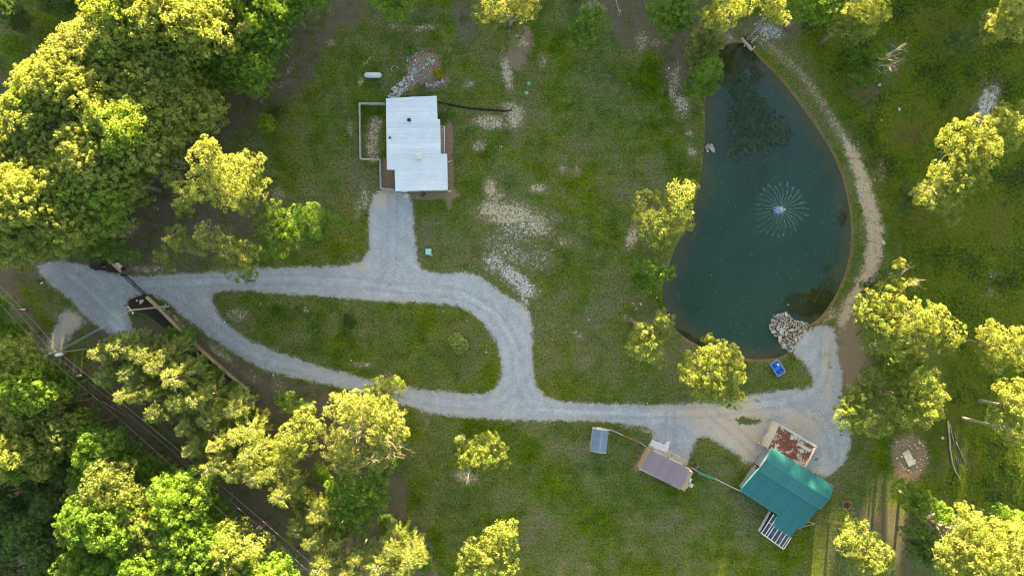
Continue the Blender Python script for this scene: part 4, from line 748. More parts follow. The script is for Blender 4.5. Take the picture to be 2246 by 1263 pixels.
# wood added on the unseen slope to shade the yard, beyond the upper edge of the photograph: one mass, out of the frame
def shade_ridge_wood():
    rg = np.random.default_rng(5); L = []
    for k in range(230):
        x = rg.uniform(-150, 150); y = rg.uniform(74, 100); g = float(shade_ridge(np.array(x), np.array(y))); r = rg.uniform(1.8, 3.2)
        L.append((x, y, g + r * .9 + rg.uniform(-.6, 1.6), r, r, r * .8))
    V, T = leaf_cloud(L, rg, .6, 1.0, .7, 26); return link('shading_wood', cloud_mesh('shading_wood', V, T), LEAF['green'])
tag(shade_ridge_wood(), 'bushy wood added on an unseen slope to shade the yard', kind='stuff')

# meadow herbs and lawn tufts
def tufts(name, n, region, size, leaf, label, seed, zup=.5, clump=None):
    rg = np.random.default_rng(seed); X = rg.uniform(-95, 98, n * 3); Y = rg.uniform(-56, 57, n * 3); P = X * PPM + CX; Q = CY - Y * PPM
    w_ = region(P, Q); k = rg.uniform(0, 1, len(X)) < w_; X, Y, P, Q = X[k][:n], Y[k][:n], P[k][:n], Q[k][:n]; m = len(X)
    z = pond_h(P, Q)[0]; per = 5; i = np.repeat(np.arange(m), per)
    s = size * rg.uniform(.6, 1.4, m)[i]; d = unit(rg.normal(size=(m * per, 3)) * .8 + np.array([0, 0, zup]))
    pos = np.stack([X[i] + rg.normal(0, 1, m * per) * s * .5, Y[i] + rg.normal(0, 1, m * per) * s * .5, z[i] + s * .35], 1)
    V, T = quads_from(pos, unit(rg.normal(size=(m * per, 3)) + np.array([0, 0, .7])), s, rg, np.clip(rg.normal(.45, .2, m)[i] + rg.normal(0, .08, m * per), 0, 1), asp=.5)
    return tag(link(name, cloud_mesh(name, V, T), LEAF[leaf]), label, kind='stuff')
def meadow_region(P, Q):
    n_ = np.sin(P * .021 + 1.3 * np.sin(Q * .017)) * np.sin(Q * .026 + P * .008) * .5 + .5
    m = masks(P, Q, P * 0 - 9); return m['mead'] * (1 - np.clip(m['litt'], 0, 1) * .7) * np.clip(n_ * 1.2, .15, 1) * (1 - np.clip(blobs(P, Q, [(1995, 1000, 34, 44, -15, 3)]), 0, 1))
tufts('meadow_grass', 9000, meadow_region, .30, 'dark', 'rough tufty meadow growth right of the pond dam', 41)
# ------------------------------------------------------------------ buildings
def clip_half(poly, nx_, ny_, d):
    """keep the side where n.p >= d"""
    out = []; n = len(poly)
    for i in range(n):
        a, b = poly[i], poly[(i + 1) % n]; da = a[0] * nx_ + a[1] * ny_ - d; db = b[0] * nx_ + b[1] * ny_ - d
        if da >= 0: out.append(a)
        if (da >= 0) != (db >= 0): t = da / (da - db); out.append((a[0] + (b[0] - a[0]) * t, a[1] + (b[1] - a[1]) * t))
    return out
def plane_z(p1, p2, p3):
    n = (Vector(p2) - Vector(p1)).cross(Vector(p3) - Vector(p1)); return lambda x, y: p1[2] - (n.x * (x - p1[0]) + n.y * (y - p1[1])) / n.z
def panel_roof(parent, poly, zf, along, wid, mat, ribs=3, th=.05, rib=.065, name='roof_panel'):
    """poly: world (x, y) outline; along: direction the ribs run in; each sheet of metal is an object"""
    L = math.hypot(*along); ax, ay = along[0] / L, along[1] / L; nx_, ny_ = -ay, ax
    ds = [p[0] * nx_ + p[1] * ny_ for p in poly]; lo, hi = min(ds), max(ds); k = max(1, round((hi - lo) / wid)); st = (hi - lo) / k
    for i in range(k):
        a, b = lo + i * st, lo + (i + 1) * st - .014
        q = clip_half(clip_half([p[:2] for p in poly], nx_, ny_, a), -nx_, -ny_, -b)
        if len(q) < 3: continue
        clean = []
        for p in q:
            if not clean or math.hypot(p[0] - clean[-1][0], p[1] - clean[-1][1]) > 1e-4: clean.append(p)
        if len(clean) > 1 and math.hypot(clean[0][0] - clean[-1][0], clean[0][1] - clean[-1][1]) < 1e-4: clean.pop()
        if len(clean) < 3: continue
        m = MB(); m.prism(clean, lambda x, y: zf(x, y) - th, lambda x, y: zf(x, y))
        for r in range(ribs):
            d = a + st * (r + .5) / ribs; w2 = .035
            s_ = clip_half(clip_half(clean, nx_, ny_, d - w2), -nx_, -ny_, -(d + w2))
            if len(s_) >= 3:
                tt = [p[0] * ax + p[1] * ay for p in s_]; t0, t1 = min(tt) + .02, max(tt) - .02
                if t1 - t0 > .1:
                    c4 = [(d - w2, t0), (d - w2, t1), (d + w2, t1), (d + w2, t0)]
                    m.prism([(nx_ * u + ax * v, ny_ * u + ay * v) for u, v in c4], lambda x, y: zf(x, y) - .01, lambda x, y: zf(x, y) + rib)
        m.build(name, mat, parent)
def inset(poly, d):
    """move a world outline inwards by d metres"""
    n = len(poly); area = sum(poly[i][0] * poly[(i + 1) % n][1] - poly[(i + 1) % n][0] * poly[i][1] for i in range(n)); sg = 1 if area > 0 else -1; out = []
    for i in range(n):
        a, b, c = Vector(poly[i - 1][:2]), Vector(poly[i][:2]), Vector(poly[(i + 1) % n][:2])
        e1 = (b - a).normalized(); e2 = (c - b).normalized(); n1 = Vector((-e1.y, e1.x)) * sg; n2 = Vector((-e2.y, e2.x)) * sg
        k = (n1 + n2); k = k / max(.3, k.dot(n1)); out.append((b.x + k.x * d, b.y + k.y * d))
    return out
def edge_trim(parent, a, b, mat, name='fascia', w_=.10, h_=.16): MB().beam(a, b, w_, h_).build(name, mat, parent)
def opening(parent, kind, a, b, t, wid, z0, h_, out, matf, matp):
    """door or window set in the wall line a-b (world xy), t along it, facing `out`"""
    d = Vector((b[0] - a[0], b[1] - a[1])); L = d.length; d /= L; c = Vector(a[:2]) + d * (t * L); o_ = Vector(out).normalized(); rz = math.atan2(d.y, d.x)
    c1 = c + o_ * .03
    if kind == 'door':
        m = MB().box((c1.x, c1.y, z0 + h_ / 2), (wid, .06, h_), rz).build('door', matp, parent)
        MB().box((c1.x + o_.x * .06 + d.x * wid * .38, c1.y + o_.y * .06 + d.y * wid * .38, z0 + 1.0), (.12, .06, .05), rz).build('handle', M_GREY, m)
    else:
        m = MB()
        for sx in (-1, 1): m.box((c1.x + d.x * sx * wid / 2, c1.y + d.y * sx * wid / 2, z0 + h_ / 2), (.07, .09, h_ + .07), rz)
        for zz in (z0, z0 + h_, z0 + h_ / 2): m.box((c1.x, c1.y, zz), (wid - .08, .08, .06), rz)
        f = m.build('window', matf, parent); MB().box((c1.x - o_.x * .005, c1.y - o_.y * .005, z0 + h_ / 2), (wid - .08, .03, h_ - .06), rz).build('pane', matp, f)

def steel_mat(name, col, rough=.42, stain=(.5, .5, .55), amt=.35, metal=.25):
    s = Sh(name); a = s.noise(.5, 4, .6); b = s.noise(4, 4, .8)
    c = s.mix(s.mp(a, .4, .75, 0, amt), tuple(col), tuple(x * y for x, y in zip(col, stain))); c = s.hsv(c, v=s.ma('ADD', s.mp(b, .3, .7, .87, 1.10), s.mp(s.rand(), 0, 1, -.07, .06)))
    return s.out(s.pr(c, rough, metal, None, .4))
M_WROOF = steel_mat('white_roof_steel', (.66, .685, .73), .4, (.80, .85, .93), .6, .1)
M_TEAL = steel_mat('teal_roof_steel', (.012, .150, .158), .45, (.8, .95, 1.0), .4, .1)
M_MAUVE = steel_mat('mauve_roof_steel', (.29, .205, .235), .5, (.85, .85, .9), .4, .1)
M_BLUEGREY = steel_mat('galvanised_blue_grey', (.17, .235, .32), .4, (1.15, 1.0, .9), .6, .2)
M_WHITE = plain('white_paint', (.55, .555, .56), .5, var=.1); M_GREY = plain('grey_metal', (.34, .35, .37), .45, .4, var=.12); M_DARK = plain('dark_metal', (.02, .02, .024), .5, .3)
M_TAN = plain('tan_siding', (.36, .25, .16), .75, var=.12, scale=3); M_CREAM = plain('cream_siding', (.42, .36, .28), .75, var=.15, scale=3); M_WOOD = plain('weathered_wood', (.34, .30, .26), .85, var=.3, scale=5); M_GREYWALL = plain('slate_blue_siding', (.20, .23, .28), .7, var=.12)
M_GLASS = Sh('dark_glass'); M_GLASS = M_GLASS.out(M_GLASS.pr((.02, .025, .035), .08, 0, None, .6)); M_CONC = plain('concrete', (.36, .32, .27), .9, var=.25, scale=1.5, bump=.3)

# -- the white-roofed house
def house():
    zf = lambda x, y: 3.35 + (x + 22.5) * .035
    px = [(847, 216.5), (957, 211), (959, 262), (964.5, 262.5), (966, 338), (980, 338), (981.5, 416), (867.5, 419), (866, 372), (849, 371.5)]
    poly = []
    for p in px:
        q = at(p[0], p[1], 3.5); q = at(p[0], p[1], zf(q.x, q.y)); poly.append((q.x, q.y))
    c = at(910, 315); H = empty('house', (c.x, c.y, 0), 0, 'low house under a large white ribbed metal roof, at the head of the drive', 'house')
    panel_roof(H, poly, zf, (1, .0), .92, M_WROOF, ribs=3, th=.07, rib=.07)
    wl = inset(poly, .28); MB().prism(wl, -.05, lambda x, y: zf(x, y) - .075).build('wall', M_GREYWALL, H)
    n = len(poly)
    for i in range(n):
        a, b = poly[i], poly[(i + 1) % n]; edge_trim(H, (a[0], a[1], zf(*a) - .11), (b[0], b[1], zf(*b) - .11), M_WHITE, 'gutter' if i in (2, 4, 5, 9) else 'fascia', .10, .12)
    # vents and the boxed chimney
    for (vx, vy, r, h_) in ((897, 263, .22, .35), (855, 302, .15, .3)):
        p = at(vx, vy, 3.8); zz = zf(p.x, p.y); v = MB().lathe((p.x, p.y, zz - .02), [(r * 1.8, 0), (r * 1.5, .05), (r, .08), (r, h_)], 14).build('vent', M_GREY if r < .2 else M_DARK, H)
        MB().lathe((p.x, p.y, zz + h_ + .04), [(r * 1.35, 0), (r * .9, .08), (.02, .14)], 14).build('vent_cap', M_DARK, v)
    p = at(918, 343, 3.9); zz = zf(p.x, p.y); ch = MB().box((p.x, p.y, zz + .3), (.78, .78, .7), .05).build('chimney', M_WHITE, H)
    MB().box((p.x, p.y, zz + .68), (.92, .92, .06), .05).build('chimney_cap', M_WHITE, ch); MB().lathe((p.x - .12, p.y + .12, zz + .71), [(.16, 0), (.16, .55), (.27, .57), (.24, .68), (.03, .74)], 14).build('flue', M_WHITE, ch)
    # south front: windows and door seen under the eave
    wa, wb = wl[7], wl[6]
    for t in (.36, .60, .84): opening(H, 'window', wa, wb, t, 1.3, .9, 1.3, (0, -1), M_WHITE, M_GLASS)
    opening(H, 'door', wa, wb, .10, .95, .12, 2.1, (0, -1), M_WHITE, M_WHITE)
    ea, eb = wl[5], wl[6]
    for t in (.3, .7): opening(H, 'window', ea, eb, t, 1.2, .9, 1.2, (1, 0), M_WHITE, M_GLASS)
    opening(H, 'window', wl[3], wl[4], .25, 1.2, .9, 1.2, (1, 0), M_WHITE, M_GLASS)
    # downspout elbows that reach over the chip bed
    for yy in (349, 415.5):
        a = at(979, yy, 3.2); e = at(990, yy + 3, .2); MB().tube([(a.x - .1, a.y, 3.15), (a.x + .15, a.y, 2.9), (a.x + .15, a.y, .35), (e.x, e.y, .12)], .06, 8).build('downspout', M_WHITE, H)
    # side deck with boards and a rail
    b0 = at(966, 281); b1 = at(977, 338)
    x0, x1 = b0.x - .35, b1.x; nB = 10; yb, yt = b1.y, b0.y
    dk = MB().box(((x0 + x1) / 2, (yb + yt) / 2, .25), (x1 - x0 - .1, yt - yb - .1, .3)).build('deck', M_WOOD, H)
    for i in range(nB):
        w_ = (x1 - x0) / nB; MB().box((x0 + (i + .5) * w_, (yb + yt) / 2, .425 + RND.uniform(-.004, .004)), (w_ - .02, yt - yb, .04)).build('board', M_WOOD, dk)
    rl = MB(); 
    for q in range(5): rl.box((x1 - .03, yb + .05 + q * (yt - yb - .1) / 4, .95), (.09, .09, 1.1))
    rl.box((x1 - .03, (yb + yt) / 2, 1.52), (.14, yt - yb, .05)); rl.box((x1 - .03, (yb + yt) / 2, .8), (.05, yt - yb, .07)); rl.box(((x0 + x1) / 2, yt - .05, 1.52), (x1 - x0, .12, .05)); rl.build('deck_railing', M_WHITE, H)
    MB().box(at(872, 424, .08), (1.15, .5, .16)).build('front_step', M_CONC, H)
    return H
house()
tag(MB().prism([at(x, y).to_tuple()[:2] for x, y in ((891, 424), (899, 427), (893, 436), (887, 434), (883, 431))], 0, .09).build('flagstone', plain('pale_flagstone', (.50, .47, .42), .9, var=.2), None), 'flat pale flagstone in front of the white-roofed house', 'stone')

def rail_fence(name, label, pts, z, nrails, mat_r, mat_p, spacing=2.4, post=.11, rail=.09, closed=False, group=None, piece='rail', mats=None):
    P = [at(*p) for p in pts]; c = P[0]; F = empty(name, (c.x, c.y, 0), 0, label, 'fence', group); done = []
    for i in range(len(P) - 1):
        a, b = P[i], P[i + 1]; L = (b - a).length; k = max(1, round(L / spacing))
        for j in range(k):
            u, v = a.lerp(b, j / k), a.lerp(b, (j + 1) / k)
            for r in range(nrails):
                zz = z - r * (z - .25) / max(1, nrails - 1 + .5) - .03
                MB().beam((u.x, u.y, zz), (v.x, v.y, zz), rail, rail * .8).build(piece, (mats[i] if mats else mat_r), F)
        for j in range(k + (1 if i == len(P) - 2 else 0)):
            u = a.lerp(b, j / k); MB().box((u.x, u.y, z / 2 + .03), (post, post, z + .12), math.atan2(b.y - a.y, b.x - a.x)).build('post', mat_p, F)
    return F
M_RAIL = plain('weathered_white_rail', (.30, .30, .30), .7, var=.2, scale=4)
rail_fence('yard_fence', 'grey-white rail fence around the dog yard left of the white-roofed house', [(846, 231), (791, 230), (793, 351), (836, 352), (837, 415), (865, 418)], 1.25, 3, M_RAIL, M_RAIL, 2.3, rail=.15)
rail_fence('long_fence', 'long galvanised rail fence between the upper left wood and the clearing', [(356, 380), (318, 420), (280, 460), (243, 492)], 1.2, 3, M_GREY, M_GREY, 2.6, rail=.07)

# -- propane tank
def propane():
    c = at(818, 165, .9); T = empty('propane_tank', (c.x, c.y, 0), math.radians(-1), 'long white propane tank with domed ends on the lawn above the white-roofed house', 'gas tank')
    o = Vector((c.x, c.y, 0)); L = 1.0; prof = [(-1.55, .02), (-1.52, .18), (-1.42, .33), (-1.25, .44), (-1.05, .485), (1.05, .485), (1.25, .44), (1.42, .33), (1.52, .18), (1.55, .02)]
    n = 24; vs = []; 
    for x, r in prof:
        vs += [(x, r * math.cos(2 * math.pi * k / n), .85 + r * math.sin(2 * math.pi * k / n)) for k in range(n)]
    fs = [(i * n + k, i * n + (k + 1) % n, (i + 1) * n + (k + 1) % n, (i + 1) * n + k) for i in range(len(prof) - 1) for k in range(n)] + [tuple(range(n))[::-1], tuple(range((len(prof) - 1) * n, len(prof) * n))]
    link('tank_shell', MB().add(vs, fs).mesh('tank_shell', True), plain('tank_white', (.52, .54, .55), .4, var=.06), T, False)
    link('valve_dome', MB().lathe((0, 0, 1.31), [(.24, 0), (.23, .10), (.17, .17), (.03, .20)], 16).mesh('valve_dome', True), M_WHITE, T, False)
    for sx in (-1, 1):
        link('foot', MB().box((sx * .95, 0, .2), (.14, .75, .44)).mesh('foot'), M_GREY, T, False); link('lifting_lug', MB().box((sx * 1.0, 0, 1.34), (.12, .05, .12)).mesh('lug'), M_GREY, T, False)
propane()

# -- rocks
def rock_mesh(seed, flat=.6, pts=14):
    rg = np.random.default_rng(seed); bm = bmesh.new()
    for v in rdirs(pts, rg): bm.verts.new(tuple(v * rg.uniform(.75, 1.0) * np.array([1, .78, flat])))
    bmesh.ops.convex_hull(bm, input=bm.verts[:]); 
    for v in [v for v in bm.verts if not v.link_faces]: bm.verts.remove(v)
    me = bpy.data.meshes.new('rock'); bm.to_mesh(me); bm.free(); return me
RK = [rock_mesh(500 + i, f) for i, f in enumerate([.5, .6, .7, .45, .8, .35, .6, .5])]
def stone_mat(name, stops, rough=.92):
    s = Sh(name); r = s.rand(); c = s.ramp(r, stops); c = s.hsv(c, v=s.mp(s.noise(5, 4, .7), .3, .7, .75, 1.2)); return s.out(s.pr(c, rough, 0, s.bump(s.noise(14, 3), .4, .03), .2))
M_RIP = stone_mat('riprap_limestone', [(0, (.24, .17, .12)), (.25, (.40, .29, .21)), (.5, (.42, .36, .30)), (.75, (.31, .31, .33)), (1, (.60, .54, .47))])
M_GRY = stone_mat('grey_fieldstone', [(0, (0.126, 0.126, 0.133)), (.4, (0.224, 0.231, 0.238)), (.75, (0.336, 0.329, 0.322)), (1, (0.476, 0.448, 0.406))])
M_TANS = stone_mat('tan_fieldstone', [(0, (0.315, 0.217, 0.135)), (.4, (0.480, 0.352, 0.240)), (.75, (0.600, 0.495, 0.375)), (1, (0.720, 0.645, 0.540))])
M_WET = stone_mat('wet_mossy_stone', [(0, (.05, .06, .045)), (.5, (.09, .10, .08)), (1, (.15, .15, .12))])
_rk = {}
def rock(parent, x, y, z, s, mat, name='stone', sq=1.0, rz=None, label=None, cat=None):
    i = RND.randrange(len(RK)); k = (i, mat.name)
    if k not in _rk: m = RK[i].copy(); m.materials.append(mat); _rk[k] = m
    o = bpy.data.objects.new(name, _rk[k]); COL.objects.link(o)
    loc = Vector((x, y, z));
    if parent is not None: o.parent = parent; loc = loc - parent.location
    o.location = loc; o.rotation_euler = (RND.uniform(-.25, .25), RND.uniform(-.25, .25), RND.uniform(0, 6.28) if rz is None else rz); o.scale = (s, s * RND.uniform(.75, 1.0), s * RND.uniform(.7, 1.0) * sq)
    return tag(o, label, cat)
def rock_field(name, label, poly, n, smin, smax, mat_fn, zfn=None, cat='rock pile', sep=.8, power=2.0):
    c = at(*poly[0]); R_ = empty(name, (c.x, c.y, 0), 0, label, cat); xs = [p[0] for p in poly]; ys = [p[1] for p in poly]; placed = []; tries = 0
    while len(placed) < n and tries < n * 60:
        tries += 1; px, py = RND.uniform(min(xs), max(xs)), RND.uniform(min(ys), max(ys))
        if not inside(np.array([px]), np.array([py]), poly)[0]: continue
        s = smin + (smax - smin) * RND.random() ** power; q = at(px, py)
        if any((q.x - a) ** 2 + (q.y - b) ** 2 < (sep * (s + t)) ** 2 for a, b, t in placed): continue
        placed.append((q.x, q.y, s)); rock(R_, q.x, q.y, (zfn(px, py) if zfn else 0) + s * .22, s, mat_fn(px, py))
    return R_
# landing of riprap at the foot of the pond
PILE = [(1692, 702), (1705, 690), (1725, 686), (1742, 700), (1760, 706), (1775, 712), (1768, 724), (1756, 740), (1747, 756), (1735, 772), (1722, 766), (1708, 752), (1700, 735), (1688, 722)]
rock_field('stone_landing', 'heap of tan, white and grey broken stones running from the gravel yard into the pond', PILE, 260, .20, .85, lambda x, y: M_RIP, lambda x, y: -.12 + .25 * max(0, min(1, (sdist(np.array([x]), np.array([y]), PILE)[0]) / 1.5)), 'rock pile', .55)
rock_field('submerged_stones', 'dark mossy stones under water at the tip of the stone landing', [(1670, 712), (1684, 706), (1700, 690), (1722, 680), (1740, 688), (1738, 698), (1712, 700), (1698, 720), (1700, 740), (1682, 728)], 46, .22, .5, lambda x, y: M_WET, lambda x, y: -.42, 'rock pile', .7)
for (px, py, s, lb) in [(1561, 325, .92, 'big pale grey boulder standing in the water at the left shore of the pond'), (1551, 323, .68, 'brown boulder at the waterline beside the big pale one'), (1553, 331, .22, 'small white rock below the pair of shore boulders'), (1729, 668, .2, 'small white rock alone in the pond above the stone landing'),
        (1405, 667, .38, 'white rock on the lawn near the lower left shore of the pond'), (1396, 676, .24, 'smaller white rock below left of the white lawn rock'), (1428, 641, .3, 'pale block at the foot of the smaller pond-side tree'), (1388, 665, .18, 'tiny white rock left of the white lawn rock'), (1441, 653, .2, 'pale rock on the bank left of the pond'),
        (1972, 240, .4, 'whitish rock in the middle of the rough meadow'), (1933, 264, .24, 'small round white rock in the rough meadow'), (1928, 187, .5, 'grey rock below the bare-limbed tree'), (1937, 532, .45, 'flat pale rock beside the dam path'), (1881, 318, .3, 'grey rock by the narrow part of the dam path'), (2067, 960, .34, 'white block in the grass left of the fallen branches'), (972, 683, .2, 'small pale rock at the upper rim of the grass island'), (1024, 704, .2, 'small pale rock inside the right curve of the drive loop'), (1066, 772, .2, 'pinkish rock near the right end of the grass island'), (520, 706, .15, 'small dark rock on the lower arm of the drive'), (1357, 1240, .0, '')]:
    if s > 0: q = at(px, py); rock(None, q.x, q.y, max(ground_z(q.x, q.y), -.24) + s * .22, s * 1.15, M_RIP if 'dark' not in lb and 'grey' not in lb else M_GRY, 'boulder', 1.0, None, lb, 'rock')
rock_field('rock_heap', 'heap of dark grey broken rocks at the head of the pond', [(1655, 52), (1672, 42), (1690, 52), (1705, 62), (1712, 76), (1702, 84), (1685, 74), (1668, 76), (1655, 66)], 90, .15, .42, lambda x, y: M_GRY, None, 'rock pile', .7)
rock_field('rock_ring', 'scattered pale rocks under the trees on the left of the pond head', [(1460, 150), (1468, 145), (1475, 190), (1500, 215), (1512, 238), (1500, 252), (1485, 225), (1466, 195)], 60, .1, .28, lambda x, y: M_TANS, None, 'rocks', .9)
rock_field('path_edging', 'line of pale stones edging the sandy dam path beside the pond', [(1878, 400), (1886, 398), (1896, 440), (1902, 490), (1897, 492), (1888, 445)], 34, .1, .3, lambda x, y: M_TANS, None, 'rocks', .8)

# spillway at the pond head
def spillway():
    c = at(1640, 95); S = empty('spillway', (c.x, c.y, 0), 0, 'small concrete and timber spillway at the head of the pond', 'spillway'); a, b = at(1626, 85), at(1649, 111)
    MB().beam((a.x, a.y, .0), (b.x, b.y, .0), .28, .7).build('retaining_wall', M_CONC, S); q = at(1655, 103); MB().beam((b.x, b.y, .1), (q.x, q.y, .1), .2, .5).build('retaining_wall', M_CONC, S)
    for (x0, y0, x1, y1) in ((1637, 89, 1659, 66), (1646, 95, 1662, 80), (1634, 92, 1646, 104)):
        u, v = at(x0, y0), at(x1, y1); MB().beam((u.x, u.y, .22), (v.x, v.y, .26), .2, .12).build('timber', M_WOOD, S)
    q = at(1643, 99); MB().box((q.x, q.y, .1), (.7, .7, .4), .8).build('drain_box', M_DARK, S)
    for k in range(9): p = at(1632 + RND.uniform(0, 20), 84 + RND.uniform(0, 20)); rock(S, p.x, p.y, .1, RND.uniform(.12, .26), M_TANS)
spillway()

# stone garden and its path behind the house
M_BLUE = stone_mat('bluestone', [(0, (0.180, 0.180, 0.188)), (.4, (0.270, 0.277, 0.292)), (.8, (0.375, 0.375, 0.375)), (1, (0.450, 0.405, 0.360))])
def stone_garden():
    c = at(880, 190); G = empty('flagstone_path', (c.x, c.y, 0), 0, 'winding path of grey flagstones from the white-roofed house to the rock garden', 'path')
    ctr = smooth_poly([(862, 210), (872, 196), (888, 182), (903, 170), (912, 162)], 2, False); placed = []
    for k in range(900):
        i = RND.randrange(len(ctr)); px, py = ctr[i][0] + RND.gauss(0, 6.0), ctr[i][1] + RND.gauss(0, 5.0)
        if segdist(np.array([px]), np.array([py]), ctr, False)[0] > 10: continue
        q = at(px, py); s = RND.uniform(.24, .5)
        if any((q.x - a) ** 2 + (q.y - b) ** 2 < (.78 * (s + t)) ** 2 for a, b, t in placed): continue
        placed.append((q.x, q.y, s)); n = RND.choice([4, 5, 5, 6]); a0 = RND.uniform(0, 6.28)
        poly = [(q.x + s * RND.uniform(.85, 1.1) * math.cos(a0 + 2 * math.pi * j / n), q.y + s * RND.uniform(.8, 1.0) * math.sin(a0 + 2 * math.pi * j / n)) for j in range(n)]
        MB().prism(poly, -.02, .07 + RND.uniform(0, .03)).build('flagstone', M_BLUE, G)
    S = empty('brick_steps', at(926, 152), 0, 'curved row of narrow grey paving blocks climbing through the rock garden', 'steps'); S.location.z = 0
    run = smooth_poly([(908, 164), (916, 159), (924, 153), (931, 146), (941, 140)], 2, False); L = 0; pts = dens(run, 2.9, False)
    for i in range(0, len(pts) - 1):
        if i % 1 == 0 and (i == 0 or math.hypot(pts[i][0] - last[0], pts[i][1] - last[1]) > 2.7):
            last = pts[i]; q = at(*pts[i]); nx2 = at(*pts[i + 1]); rz = math.atan2(nx2.y - q.y, nx2.x - q.x); MB().box((q.x, q.y, .1), (.2, .42, .2), rz).build('paving_block', plain('grey_paver', (.28, .285, .29), .9, var=.12, rnd=.2), S)
    for (px, py) in ((943, 133), (947, 138), (951, 134), (950, 141), (939, 131)): q = at(px, py); MB().box((q.x, q.y, .09), (.42, .4, .18), .5).build('paving_block', plain('grey_paver', (.28, .285, .29)), S)
    rock_field('rock_garden', 'bed of tan and white stones on reddish soil behind the white-roofed house', [(893, 128), (905, 118), (935, 112), (955, 125), (955, 145), (945, 165), (928, 172), (905, 178), (896, 160), (890, 140)], 120, .10, .34, lambda x, y: RND.choice([M_TANS, M_TANS, M_GRY, M_BLUE]), None, 'rock garden', 1.05)
    rock_field('path_edging', 'uneven tan border stones along the right side of the flagstone path', [(876, 206), (888, 194), (902, 184), (914, 175), (918, 178), (905, 188), (892, 198), (880, 210)], 34, .09, .2, lambda x, y: M_TANS, None, 'rocks', .9)
    W = empty('stone_wall', at(955, 182), 0, 'low curved stack of upright grey stones below the golden shrub', 'stone wall'); W.location.z = 0
    for k in range(34):
        t = k / 33; px = 934 + 38 * t; py = 188 - 12 * t + 5 * math.sin(t * 3.1); 
        for r in range(2): q = at(px + RND.uniform(-1, 1), py + RND.uniform(-4, 4)); rock(W, q.x, q.y, .12, RND.uniform(.16, .3), M_GRY, 'stone', 1.3, RND.uniform(1.2, 1.9))
    q = at(927, 183); rock(None, q.x, q.y, .2, .5, M_GRY, 'boulder', .8, None, 'upright grey-green boulder at the left end of the low stone stack', 'rock')
    q = at(866, 152); E = empty('stone_ring', (q.x, q.y, 0), 0, 'small dark ring of stones between the propane tank and the rock garden', 'fire ring')
    for k in range(11): a = 6.28 * k / 11; rock(E, q.x + .62 * math.cos(a), q.y + .5 * math.sin(a), .06, RND.uniform(.14, .24), M_GRY)
    rock_field('stone_line', 'short line of white stones above left of the propane tank', [(795, 140), (816, 122), (818, 126), (798, 146)], 10, .1, .22, lambda x, y: M_TANS, None, 'rocks', 1.0)
stone_garden()
rock_field('chip_bed_rocks', 'scattered small stones in the wood-chip strip around the white-roofed house', [(984, 345), (992, 350), (991, 415), (985, 432), (905, 434), (905, 428), (984, 424)], 40, .06, .14, lambda x, y: M_TANS, None, 'rocks', 1.2)

# -- round bed with slab
def slab_bed():
    BED = [(1962, 975), (1975, 960), (1995, 956), (2018, 965), (2032, 990), (2034, 1015), (2022, 1035), (2000, 1040), (1978, 1030), (1966, 1005)]
    rock_field('fire_circle', 'round brown bed littered with reddish stones around a pale slab', BED, 150, .07, .30, lambda x, y: RND.choice([M_TANS, M_RIP, M_TANS]), None, 'rock bed', 1.05, 3.0)
    for (px, py, s) in ((2006, 976, .5), (2012, 982, .42), (2016, 970, .35)): q = at(px, py); rock(None, q.x, q.y, .12, s, M_TANS, 'flat_rock', .5, None, ['large flat reddish rock in the round brown bed, left of the group of three', 'flat reddish rock in the round brown bed, lowest of the group of three', 'flat reddish rock in the round brown bed, topmost of the group of three'][(px == 2012) + 2 * (px == 2016)], 'rock')
    pts = [at(*p) for p in ((1978, 993), (1992, 986), (2008, 1016), (1993, 1023))]; S = empty('concrete_slab', pts[0], 0, 'pale rectangular slab lying on the round brown bed', 'slab'); S.location.z = 0
    MB().prism([(p.x, p.y) for p in pts], .02, .16).build('slab', M_PALE, S); ins = inset([(p.x, p.y) for p in pts], .1); MB().prism(ins, .16, .172).build('worn_top', M_PALE, S)
M_PALE = plain('pale_slab', (.42, .385, .33), .85, var=.22, scale=2.5, bump=.3)
slab_bed()
def fire_pit():
    q = at(1858, 1107); F = empty('fire_pit', (q.x, q.y, 0), 0, 'small rusty fire pit ringed with stones right of the teal-roofed barn', 'fire pit')
    MB().lathe((q.x, q.y, 0), [(.5, 0), (.55, .3), (.5, .3), (.44, .06)], 18).build('rusty_ring', plain('rust', (.22, .075, .03), .9, var=.4), F)
    for k in range(14): a = 6.28 * k / 14; rock(F, q.x + .78 * math.cos(a), q.y + .7 * math.sin(a), .05, RND.uniform(.11, .2), M_RIP)
    for k in range(5): MB().beam((q.x + RND.uniform(-.35, .35), q.y + RND.uniform(-.3, .3), .1), (q.x + RND.uniform(-.35, .35), q.y + RND.uniform(-.3, .3), .3), .09, .09).build('charred_log', M_DARK if k else plain('orange_log', (.35, .14, .06), .9), F)
fire_pit()
def log(name, label, pts, r, mat=BARK, cat='log'):
    mb = MB(); P = [at(p[0], p[1], 0) for p in pts]; n = len(P)
    mb.tube([(p.x, p.y, r * .8 + .02) for p in P], [r * (1 - .55 * i / (n - 1)) for i in range(n)], 8); return tag(mb.build(name, mat, None, True), label, cat)
